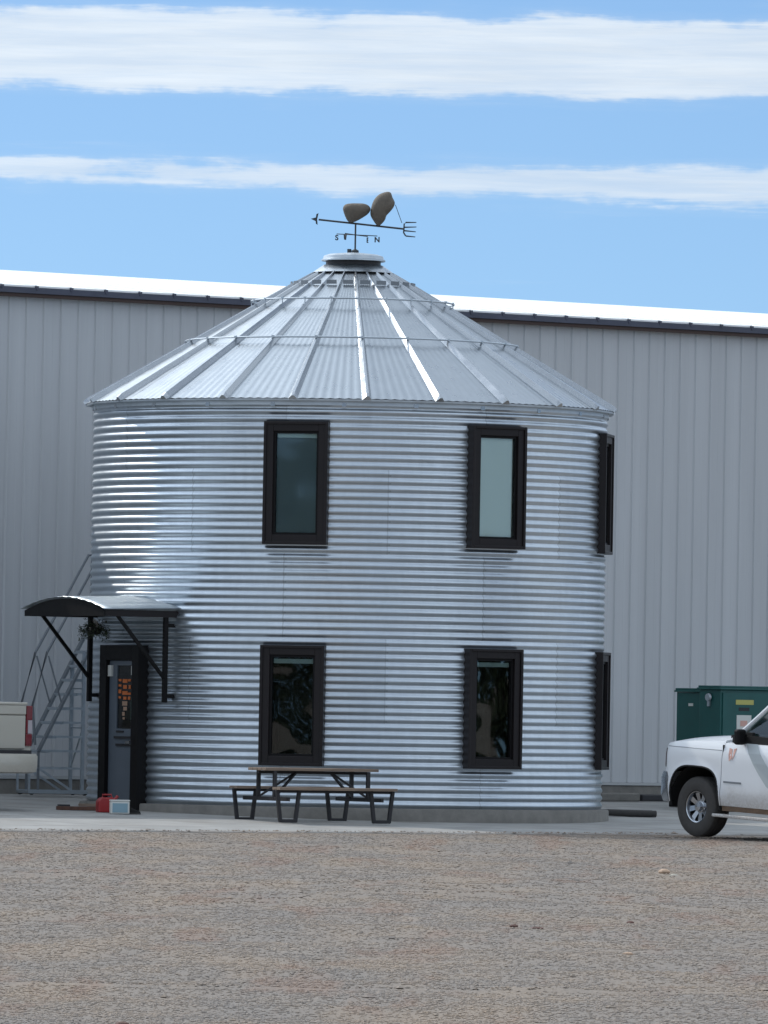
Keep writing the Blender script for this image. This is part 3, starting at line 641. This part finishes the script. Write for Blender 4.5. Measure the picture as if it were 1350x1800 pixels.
    for s in (-1, 1):
        q.tube([(-.55, s * .845, 1.275), (-.95, s * .77, 1.60), (-1.18, s * .715, 1.80), (-1.36, s * .69, 1.885)], [.032, .03, .03, .035], 8)
        q.tube([(-1.36, s * .69, 1.885), (-2.75, s * .69, 1.87)], .03, 8)
        q.bar((-1.72, s * .70, 1.88), (-1.75, s * .885, 1.29), .04, .09, (1, 0, 0)); q.bar((-2.72, s * .70, 1.88), (-2.80, s * .885, 1.29), .06, .14, (1, 0, 0))
    q.build('pillars', paint, t, True)
    q = MB(); q.add([(-.58, .80, 1.29), (-.58, -.80, 1.29), (-1.33, -.68, 1.88), (-1.33, .68, 1.88)], [(0, 1, 2, 3)]); q.build('windscreen', 'carglass', t)
    for s in (-1, 1):
        q = MB(); q.add([(-.66, s * .838, 1.30), (-1.70, s * .878, 1.30), (-1.68, s * .705, 1.86), (-1.38, s * .71, 1.86)], [(0, 1, 2, 3)]); q.add([(-1.78, s * .878, 1.30), (-2.72, s * .878, 1.30), (-2.66, s * .705, 1.86), (-1.76, s * .705, 1.86)], [(0, 1, 2, 3)])
        q.build('side_window', 'carglass', t)
        q = MB(); q.box(-2.8, -.60, s * .895 - .02, s * .895 + .02, 1.235, 1.335); q.box(-.95, -.70, s * .87 - .02, s * .87 + .02, 1.28, 1.38); q.build('window_seal', 'shade', t)
        # mirror
        q = MB(); q.bar((-.80, s * .88, 1.31), (-.84, s * 1.02, 1.32), .07, .08); q.build('mirror', 'black', t)
        q2 = MB(); q2.box(-.92, -.82, s * .96 if s > 0 else s * 1.10, s * 1.10 if s > 0 else s * .96, 1.22, 1.42); q2.build('mirror_housing', 'black', t, bevel=.03)
        # door seams and handles
        q = MB(); q.bar((-.506, s * .975, 1.20), (-.506, s * .985, .50), .012, .02, (0, 1, 0)); q.build('door_seam', 'shade', t); q = MB(); q.bar((-1.76, s * .985, 1.25), (-1.76, s * 1.0, .50), .006, .008, (0, 1, 0)); q.build('door_seam', 'shade', t)
        q = MB(); q.box(-1.62, -1.42, s * 1.0 - .015, s * 1.0 + .015, 1.02, 1.05); q.build('door_handle', paint, t); q = MB(); q.box(-2.7, -2.5, s * 1.0 - .015, s * 1.0 + .015, 1.02, 1.05); q.build('door_handle', paint, t)
        # muddy sill and step bar
        q = MB(); q.box(-2.85, -.50, s * .925 - .03, s * .925 + .03, .365, .455); q.build('sill', 'mud', t)
        q = MB(); q.box(-2.9, -.40, s * .98 - .06, s * .98 + .06, .285, .325); q.build('step_bar', paint, t, bevel=.01)
        # headlamp
        def patch(x0_, x1_, z0_, z1_, off, nm, m_):
            q = MB(); nx, nz = 8, 4; vs = [(x0_ + (x1_ - x0_) * i / nx, s * (halfw(x0_ + (x1_ - x0_) * i / nx, z0_ + (z1_ - z0_) * j / nz) + off), z0_ + (z1_ - z0_) * j / nz) for i in range(nx + 1) for j in range(nz + 1)]
            q.add(vs, [(i * (nz + 1) + j, (i + 1) * (nz + 1) + j, (i + 1) * (nz + 1) + j + 1, i * (nz + 1) + j + 1) for i in range(nx) for j in range(nz)]); o_ = q.build(nm, m_, t, True); md_ = o_.modifiers.new('t', 'SOLIDIFY'); md_.thickness = .006; md_.offset = 0; return o_
        patch(.64, .85, .86, 1.10, .004, 'headlight_bezel', 'shade'); patch(.66, .845, .88, 1.08, .010, 'headlight', 'clear')
        q = MB(); q.tube([(x_, s * (halfw(x_, 1.13) + .001), 1.13) for x_ in np.linspace(-.48, .6, 14)], .0045, 6); q.build('bonnet_seam', 'dull', t, True)
        # tail lamp
        q = MB(); y0, y1 = sorted((s * .90, s * 1.0)); q.box(XR - .03, XR + .10, y0, y1, .82, .96); q.box(XR - .03, XR + .10, y0, y1, 1.14, 1.33); q.box(XR - .03, XR + .10, y0, s and (y1 if s < 0 else y1), .80, .82)
        yi0, yi1 = sorted((s * .90, s * .93)); q.box(XR - .031, XR + .10, yi0, yi1, .96, 1.14)
        lo = q.build('taillight', 'taillight', t, bevel=.008)
        yo0, yo1 = sorted((s * .93, s * 1.0)); q = MB(); q.box(XR - .028, XR + .10, yo0, yo1, .962, 1.138); q.build('reversing_lamp', 'clear', lo, bevel=.006)
    # bonnet scoop vents by the windscreen
    q = MB(); q.box(-.66, -.44, -.80, .80, 1.285, 1.325); q.build('wiper_cowl', 'shade', t)
    # front bumper, wrapping round the corners
    q = MB(); vs = []; pts = [(.53, -.99), (.64, -.98), (.78, -.89), (.88, -.72), (.93, -.4), (.95, 0), (.93, .4), (.88, .72), (.78, .89), (.64, .98), (.53, .99)]
    for x, y in pts: vs += [(x - .10, y * .93, .44), (x - .03, y * .98, .42), (x, y, .50), (x, y, .72), (x - .02, y * .985, .80), (x - .12, y * .92, .80)]
    q.add(vs, [(i * 6 + k, i * 6 + k + 1, i * 6 + k + 7, i * 6 + k + 6) for i in range(len(pts) - 1) for k in range(5)]); q.build('front_bumper', 'chrome', t, True, ang=50)
    q = MB(); q.box(.82, .88, -.60, .60, .80, 1.04); q.build('grille', 'black', t)
    q = MB(); q.box(.875, .895, -.60, .60, .895, .935); q.build('grille_bar', 'chrome', t)
    # tailgate, rear bumper
    q = MB(); q.box(XR - .035, XR + .02, -.885, .885, .76, 1.20); q.box(XR - .045, XR + .02, -.885, .885, 1.212, 1.335); q.box(XR - .055, XR + .06, -.90, .90, 1.337, 1.375)
    tg = q.build('tailgate', paint, t, bevel=.012)
    q = MB(); q.box(XR - .05, XR - .036, -.12, .12, 1.16, 1.20); q.build('tailgate_handle', 'shade', tg)
    q = MB(); vs = []; pts = [(XR + .35, -.97), (XR + .1, -1.03), (XR - .12, -1.03), (XR - .20, -.85), (XR - .22, 0), (XR - .20, .85), (XR - .12, 1.03), (XR + .1, 1.03), (XR + .35, .97)]
    for x, y in pts: vs += [(x + .06, y * .93, .44), (x + .0, y * .98, .46), (x, y, .54), (x, y, .67), (x + .02, y * .985, .70), (x + .14, y * .92, .70)]
    q.add(vs, [(i * 6 + k, i * 6 + k + 1, i * 6 + k + 7, i * 6 + k + 6) for i in range(len(pts) - 1) for k in range(5)]); q.build('rear_bumper', paint if not decals else 'chrome', t, True, ang=50)
    q = MB(); q.box(XR - .16, XR + .1, -.9, .9, .70, .745); q.box(XR - .12, XR + .1, -.05, .05, .36, .46); q.build('hitch', 'steel_dk', t)
    # wheels
    for c in (0, WB):
        for s in (-1, 1):
            w = MB(); cc = Vector((c, s * .835, R)); pr = [(.20, -.10), (.212, -.125), (.27, -.14), (.345, -.132), (.372, -.115), (.385, -.09), (.385, -.045), (.378, -.04), (.385, -.035), (.385, .035), (.378, .04), (.385, .045), (.385, .09), (.372, .115), (.345, .132), (.27, .14), (.212, .125), (.20, .10)]
            TT = Matrix.Translation(cc) @ Matrix.Rotation(-PI / 2 * s, 4, 'X'); w.lathe(pr, 48, TT)
            wh = w.build('wheel', 'rubber', t, True, ang=30)
            r = MB(); r.lathe([(.204, .108), (.20, .118), (.188, .112), (.176, .07), (.17, -.09)], 40, TT)
            r.lathe([(.0, .105), (.055, .10), (.06, .06), (.10, .052)], 24, TT)
            for k in range(8):
                a = 2 * PI * k / 8 + .2; d1 = Vector((math.cos(a), math.sin(a), 0)); d2 = Vector((-d1.y, d1.x, 0))
                pp = [TT @ (d1 * .075 + d2 * .028 + Vector((0, 0, .058))), TT @ (d1 * .075 - d2 * .028 + Vector((0, 0, .058))), TT @ (d1 * .182 - d2 * .036 + Vector((0, 0, .078))), TT @ (d1 * .182 + d2 * .036 + Vector((0, 0, .078))),
                      TT @ (d1 * .075 + d2 * .028 + Vector((0, 0, .03))), TT @ (d1 * .075 - d2 * .028 + Vector((0, 0, .03))), TT @ (d1 * .182 - d2 * .036 + Vector((0, 0, .05))), TT @ (d1 * .182 + d2 * .036 + Vector((0, 0, .05)))]
                r.add(pp, [(0, 1, 2, 3), (7, 6, 5, 4), (0, 4, 5, 1), (1, 5, 6, 2), (2, 6, 7, 3), (3, 7, 4, 0)])
            r.build('rim', 'chrome', wh, True, ang=30)
            r = MB(); r.lathe([(.2, .0), (.0, .0)], 24, TT); r.build('brake_disc', 'steel_dk', wh)
    if decals:
        def side(poly, nm, m_, off=.004):
            q = MB(); vs = []; n = len(poly)
            for dz in (0, .002): vs += [(x, halfw(x, z) + off + dz, z) for x, z in poly]
            q.add(vs, [tuple(range(n)), tuple(range(2 * n - 1, n - 1, -1))] + [(i, (i + 1) % n, n + (i + 1) % n, n + i) for i in range(n)]); return q.build(nm, m_, t)
        sp = [(-.90, -1.12, 1.24), (-1.0, -1.23, 1.12), (-1.10, -1.36, 1.0), (-1.23, -1.52, .86), (-1.38, -1.72, .72), (-1.62, -1.95, .60), (-2.1, -2.3, .52)]
        q = MB(); vs = [(x, halfw(x, z) + .005, z) for a, b, z in sp for x in (a, b)]; q.add(vs, [(2 * i, 2 * i + 1, 2 * i + 3, 2 * i + 2) for i in range(len(sp) - 1)]); q.build('stripe', 'grey_stripe', t)
        side([(-.62, 1.17), (-.68, 1.155), (-.70, 1.04), (-.65, 1.0), (-.63, 1.08)], 'door_mark', 'peach'); side([(-.71, 1.16), (-.76, 1.17), (-.74, 1.08), (-.71, 1.01)], 'door_mark', 'peach')
        side([(-.50 - .06, .745), (-.90, .745), (-.90, .722), (-.56, .722)], 'badge', MT['dull'])
        side([(-1.42, 1.08), (-1.75, 1.10), (-1.70, 1.03), (-1.52, 1.05)], 'door_mark', 'steel_dk')
    return t
yaw = math.atan2(math.cos(WA), -math.sin(WA))           # nose towards the wall
pT = at(1224, 1477, 107.5)
n_left = Vector((-math.cos(yaw - PI / 2 + PI), 0, 0))
lf = Vector((-math.sin(yaw), math.cos(yaw), 0))           # the truck's left
loc = Vector((pT.x, 107.5, 0)) - lf * .93
pickup('white_pickup', 'white pickup truck with chrome wheels parked nose-in at the right edge', (loc.x, loc.y, float(gz(loc.x, loc.y)) + .035), yaw, rad(2.4), 'paint_w', True)
# beige truck: its right rear corner shows at the left edge
rc = at(53, 1300, 111.2); hd = Vector((math.cos(yaw), math.sin(yaw), 0)); rt = -lf
o_ = Vector((rc.x, 111.2, 0)) - rt * 1.0 + hd * 4.90
pickup('beige_pickup', 'beige pickup truck with red tail lamps seen from behind at the left edge', (o_.x, o_.y, slab_z(dist(o_.x, o_.y)) + .02), yaw, rad(.9), 'paint_b', False)
# ------------------------------------------------------------------ rolling ladder
def ladder():
    b = at(36, 1405, 118.5); a = math.atan2(.31, .95); zg = slab_z(dist(b.x, b.y)) + .004; t = thing('rolling_ladder', 'galvanised warehouse stair ladder with handrails left of the round building', 'ladder', (b.x, b.y, zg), a)
    W = .60; H = 2.42; x0, x1 = .08, .98; n = 10
    for s in (0, 1):
        y = -s * W; q = MB(); q.bar((x0, y, .62), (x1, y, H), .03, .13, (0, 1, 0)); q.bar((x0, y, .62), (x0 + .0, y, .03), .03, .03); q.build('stringer', 'dull', t)
        q = MB(); q.bar((.72, y, .02), (.72, y, 2.0), .045, .045); q.build('rear_post', 'galv', t)
        q = MB(); q.bar((-.05, y, .05), (.95, y, .05), .04, .05); q.bar((-.05, y, .38), (.72, y, .38), .03, .03); q.bar((-.05, y, .03), (-.05, y, .40), .03, .03); q.bar((.10, y, .62), (.72, y, .62), .03, .03); q.bar((.05, y, .40), (.60, y, .05), .02, .03); q.build('base_rail', 'galv', t)
        q = MB(); off = -.03 + .0
        q.tube([(x0 - .05, y, .70), (x0 - .10, y, 1.25), (x0 + .10, y, 2.0), (x0 + .40, y, 2.55), (x1 - .05, y, 3.38), (x1 + .55, y, 3.42)], .019, 8); q.tube([(x0 + .32, y, 1.30), (x0 + .12, y, 1.95)], .012, 6); q.tube([(x1, y, H), (x1, y, 3.38)], .014, 6); q.build('handrail', 'dull', t, True)
    for k in range(n):
        u = k / (n - 1); x = x0 + (x1 - x0) * u; z = .62 + (H - .62) * u; q = MB(); q.box(x - .02, x + .16, -W + .015, -.015, z - .025, z + .015); q.build('tread', 'galv', t)
        if 1 <= k <= 5:
            for s in (0, 1): q = MB(); q.bar((x + .14, -s * W, z), (.72, -s * W, z), .026, .03); q.build('brace', 'galv', t)
    q = MB(); q.box(x1 - .02, x1 + .55, -W + .015, -.015, H - .02, H + .02); q.build('platform', 'galv', t)
    for z in (.05, .38, .95, 1.5, 2.0): q = MB(); q.bar((.72, 0, z), (.72, -W, z), .02, .02); q.build('cross_tie', 'galv', t)
    q = MB(); q.bar((-.05, 0, .05), (-.05, -W, .05), .03, .03); q.build('cross_tie', 'galv', t); q = MB(); q.bar((.72, 0, .38), (.72, -W, .95), .018, .018); q.build('cross_tie', 'galv', t)
    for x, s in ((-.05, 0), (-.05, 1), (.72, 0), (.72, 1)):
        q = MB(); T = Matrix.Translation((x + .04, -s * W, .035)) @ Matrix.Rotation(PI / 2, 4, 'X'); q.lathe([(0, -.012), (.034, -.012), (.034, .012), (0, .012)], 14, T); q.build('wheel', 'rubber', t)
ladder()
# ------------------------------------------------------------------ green cabinets
def cabinet(name, label, px, Yd, wid, dep, top, doors, sign):
    p = at(px, 1300, Yd); z0 = slab_z(dist(p.x, Yd)) - .05; t = thing(name, label, 'electrical cabinet', (p.x, Yd, z0), WA, 'green electrical cabinets by the warehouse')
    H = top - z0
    q = MB(); q.box(0, wid, 0, dep, .10, H - .06); q.build('body', 'green', t, bevel=.008)
    q = MB(); q.box(-.03, wid + .03, -.035, dep + .03, H - .058, H - .03); q.box(-.015, wid + .015, -.02, dep + .015, H - .03, H); q.build('lid', 'green', t, bevel=.008)
    q = MB(); q.box(-.05, wid + .05, -.05, dep + .05, -.02, .10); q.build('plinth', 'conc', t)
    for k in range(doors):
        x0 = .03 + (wid - .06) * k / doors; x1 = .03 + (wid - .06) * (k + 1) / doors; q = MB(); q.box(x0 + .008, x1 - .008, -.018, -.002, .16, H - .10); d = q.build('door', 'green', t, bevel=.004)
        q = MB(); q.bar((x1 - .10, -.03, H * .55), (x1 - .10, -.03, H * .55 + .14), .025, .03); q.build('handle', 'galv', d)
    # padlock eye on the top corner
    q = MB(); q.lathe([(0, .03), (.05, .03), (.06, 0)], 16, frame((-.02, dep * .5 if sign else .02, H - .17), (0, 1, 0), (-1, 0, 0))); q.box(-.035, -.005, dep * .5 - .02 if sign else 0, dep * .5 + .02 if sign else .04, H - .30, H - .20); q.build('hasp', 'galv', t, True)
    if sign:
        q = MB(); q.box(.28, .62, -.022, -.0185, H - .27, H - .20); q.build('warning_label', 'yellow', t)
        q = MB(); q.box(.30, .58, -.022, -.0185, H - .78, H - .42); s = q.build('warning_label', 'ivory', t)
        q = MB(); q.box(.37, .50, -.026, -.0225, H - .58, H - .50); q.box(.42, .54, -.026, -.0225, H - .65, H - .615); q.build('label_print', 'peach', s)
        q = MB(); q.box(.34, .54, -.022, -.0185, H - .36, H - .31); q.build('warning_label', 'steel_dk', t)
    else:
        q = MB(); q.box(-.006, -.002, dep * .42, dep * .58, H - .26, H - .22); q.build('label_plate', 'ivory', t)
    return t
cabinet('electrical_cabinet', 'larger green cabinet with warning labels on its front door', 1265, 121.4, 2.2, .46, 2.05, 2, True)
cabinet('electrical_cabinet', 'smaller dark green cabinet at the far left end of the larger one', 1239, 122.3, 1.2, .64, 2.01, 1, False)
# ------------------------------------------------------------------ small things
def small():
    # things on the paving by the door
    p = at(192, 1420, 111.3); z = slab_z(dist(p.x, p.y)) + .003
    t = thing('fuel_can', 'small red plastic fuel can on the paving at the door threshold', 'fuel can', (p.x - .04, 111.45, z), .3)
    q = MB(); q.prism([(-.13, 0), (.13, 0), (.13, .14), (.07, .20), (-.08, .20), (-.13, .15)], -.08, .08, Matrix.Rotation(PI / 2, 4, 'X')); q.build('body', 'red', t, bevel=.015)
    q = MB(); q.tube([(-.06, 0, .19), (-.06, 0, .235), (.06, 0, .235), (.07, 0, .19)], .012, 8); q.build('handle', 'red', t, True); q = MB(); q.tube([(.10, 0, .16), (.15, 0, .22)], .02, 8); q.build('spout', 'red', t, True)
    p = at(210, 1424, 110.9); z = slab_z(dist(p.x, 110.9)) + .003
    t = thing('cooler_box', 'small pale box with a blue grey side standing in front of the door', 'cool box', (p.x, 110.9, z), .12)
    q = MB(); q.box(-.125, .125, -.09, .09, 0, .165); q.build('body', 'ivory', t, bevel=.012); q = MB(); q.box(-.10, .10, -.096, -.0905, .02, .14); q.build('side_panel', 'blue_grey', t); q = MB(); q.box(-.13, .13, -.095, .095, .166, .185); q.build('lid', 'ivory', t, bevel=.006)
    q = MB(); q.box(-.03, .03, -.03, .03, 0, .07); p2 = at(229, 1423, 111.0)
    t2 = thing('shoe', 'small dark shoe beside the pale box near the door', 'shoe', (p2.x, 111.0, slab_z(dist(p2.x, 111.0)) + .002), .1)
    q = MB(); q.prism([(-.13, 0), (.13, 0), (.135, .035), (.06, .06), (-.02, .095), (-.12, .10)], -.045, .045, Matrix.Rotation(PI / 2, 4, 'X')); q.build('upper', 'shade', t2, bevel=.015); q = MB(); q.box(-.135, .138, -.05, .05, -.001, .018); q.build('sole', 'rubber', t2, bevel=.005)
    for k, (px, py, Yd, ln, hh, m_, lab, rz) in enumerate(((139, 1420, 112.0, .60, .05, 'rust', 'long rusty brown board lying flat left of the red can', .15), (158, 1411, 112.15, .30, .035, 'wood', 'short pale board on top of the rusty one', .1), (112, 1420, 112.05, .14, .07, 'steel_dk', 'dark metal block at the left end of the rusty board', .3))):
        p = at(px, py, Yd); q = MB(); q.box(-ln / 2, ln / 2, -.07, .07, 0, hh); q.box(-ln * .4, ln * .3, .075, .12, 0, hh * .7); o = q.build(('board', 'board', 'metal_block')[k], m_, None, bevel=.004)
        o.location = (p.x, Yd, slab_z(dist(p.x, Yd)) + .002 + (.052 if k == 1 else 0)); o.rotation_euler = (0, 0, rz); tag(o, lab, ('board', 'board', 'block')[k])
    # black pipe by the warehouse
    for k, (xa, xb, y_, Yd, r_, lab) in enumerate(((1066, 1153, 1418, 116.8, .047, 'black pipe lying on the paving right of the round building'), )):
        a = at(xa, y_, Yd); b = at(xb, y_, Yd + .15); z = slab_z(dist(a.x, a.y)) + r_
        q = MB(); q.tube([(a.x, a.y, z + .01), ((a.x + b.x) / 2, (a.y + b.y) / 2 - .03, z - .0), (b.x, b.y, z - .003)], r_, 14); q.tube([(a.x - .1, a.y + .12, z + .01), (b.x - .05, b.y + .1, z)], r_, 14); o = q.build('pipe', 'rubber', None, True); tag(o, lab, 'pipe')
    # concrete wheel stops along the warehouse
    for k, (xa, xb, dd, hh, lab) in enumerate(((1050, 1118, 1.0, .12, 'left concrete kerb block at the foot of the warehouse'), (1121, 1200, .9, .10, 'right dark kerb block behind the nose of the white pickup'))):
        
        def on_line(px):
            Y_ = 124.0
            for _ in range(8): Y_ = WY0 + WS * at(px, 1397, Y_).x - dd / math.cos(WA)
            return (at(px, 1397, Y_) - W0).dot(WT)
        s_a, s_b = on_line(xa), on_line(xb); q = MB(); q.box(0, s_b - s_a, -.1, .1, 0, hh); o = q.build('kerb_block', 'conc' if k == 0 else 'steel_dk', None, bevel=.02)
        o.location = wp(s_a, dd, slab_z(dd) + .002); o.rotation_euler = (0, 0, WA); tag(o, lab, 'kerb block')
    # hanging dried flowers under the awning
    c = at(166, 1103, 112.9); t = thing('hanging_plant', 'dark hanging plant with a few pale blooms under the awning', 'plant', (c.x, 112.9, c.z))
    q = MB(); q.lathe([(0, -.10), (.08, -.09), (.11, -.0), (.10, .0), (.07, -.08)], 18); q.tube([(.10, 0, 0), (0, 0, .22), (-.10, 0, 0)], .004, 6); q.tube([(0, 0, .22), (0, 0, .40)], .005, 6); q.build('basket', 'shade', t, True)
    rr = random.Random(3); q = MB(); f_ = MB()
    for i in range(900):
        a = rr.uniform(0, 2 * PI); u = rr.random() ** .5; p = Vector((math.cos(a) * .21 * u, math.sin(a) * .16 * u, rr.gauss(-.01, .055) - .06 * u * u)); d = Vector((rr.gauss(0, 1), rr.gauss(0, 1), rr.gauss(0, .7))).normalized(); e = d.cross(Vector((0, .3, 1))).normalized(); l = rr.uniform(.02, .05)
        q.add([p, p + d * l * .5 + e * l * .28, p + d * l, p + d * l * .5 - e * l * .28], [(0, 1, 2, 3)])
    for (dx, dz) in ((.02, .07), (.04, .03), (-.05, -.02), (.0, .09), (.035, .055)):
        f_ = MB()
        for i in range(14):
            d = Vector((rr.gauss(0, 1), rr.gauss(-.4, 1), rr.gauss(0, 1))).normalized(); e = d.cross(Vector((.2, .3, 1))).normalized(); p = Vector((dx, -.10, dz)); f_.add([p, p + d * .022 + e * .012, p + d * .028, p + d * .022 - e * .012], [(0, 1, 2, 3)])
        f_.build('bloom', 'petal', t)
    q.build('foliage', 'leaf', t)
    # larger stones and a leaf on the gravel
    def stone(px, py, r, m_, lab, nm='stone', flat=.6):
        d = _f * F + _r * (px - 675) - _up * (py - 900); k = (EYE - .02) / -d.z; x, y = d.x * k, d.y * k; z = float(ground_h(np.array([x]), np.array([y]))[0])
        q = MB(); rr = random.Random(int(px)); vs = []; n1, n2 = 9, 6
        for i in range(n2 + 1):
            th = PI * i / n2
            for j in range(n1): a = 2 * PI * j / n1; q_ = r * (1 + .22 * (rr.random() - .5)); vs.append((q_ * math.sin(th) * math.cos(a) * 1.25, q_ * math.sin(th) * math.sin(a), q_ * flat * math.cos(th)))
        q.add(vs, [(i * n1 + j, i * n1 + (j + 1) % n1, (i + 1) * n1 + (j + 1) % n1, (i + 1) * n1 + j) for i in range(n2) for j in range(n1)]); o = q.build(nm, m_, None, True, ang=30); o.location = (x, y, z + r * flat * .6); tag(o, lab, nm)
    pale = mat('pale_stone', (.46, .42, .35), .85, 0, (30, .15)); tanm = mat('tan_stone', (.48, .34, .24), .85, 0, (30, .2)); brn = mat('brown_leaf', (.13, .07, .055), .8, 0, (30, .3))
    stone(1168, 1530, .05, tanm, 'tan stone lying on the gravel in front of the white pickup'); stone(1185, 1532, .038, pale, 'pale stone just right of the tan one on the gravel')
    stone(943, 1626, .045, brn, 'brown leaf on the open gravel right of the middle', 'leaf', .25); stone(903, 1624, .028, brn, 'small dark pebble left of the brown leaf', 'pebble', .5); stone(1108, 1610, .026, brn, 'lone dark pebble on the gravel right of the brown leaf', 'pebble', .6)
    stone(1104, 1672, .03, tanm, 'sandy clod on the gravel below the white pickup', 'clod', .4)
    stone(215, 1790, .03, brn, 'dark pebble at the lower left corner of the gravel', 'pebble', .4)
small()
# ------------------------------------------------------------------ the wood round the far side of the yard (behind the camera, what the windows mirror)
def far_wood():
    n = 26000; a = (RNG.random(n) * 2 - 1) * rad(88); R_ = 215 + 14 * RNG.random(n); hmax = 9.5 + 5.5 * vnoise(a * 60, a * 0, 1.3, 9) + 4 * vnoise(a * 160, a * 0, 1.1, 8)
    z = hmax * RNG.random(n) ** .8; c = np.stack([BX + R_ * np.sin(a), BY - R_ * np.cos(a), z], -1); s_ = .5 + .8 * RNG.random((n, 1))
    d1 = RNG.normal(size=(n, 3)); d1 /= np.linalg.norm(d1, axis=1)[:, None]; d2 = np.cross(d1, RNG.normal(size=(n, 3))); d2 /= np.linalg.norm(d2, axis=1)[:, None]
    V = np.stack([c - d1 * s_, c + d2 * s_ * .8, c + d1 * s_, c - d2 * s_ * .8], 1).reshape(-1, 3); V[:, 2] = np.maximum(V[:, 2], 0)
    o = np_mesh('far_wood', V, np.arange(4 * n).reshape(n, 4), 4, mat('wood_foliage', (.035, .05, .02), .8, 0, (.3, .4))); tag(o, 'dark line of trees round the far side of the yard', kind='stuff')
far_wood()
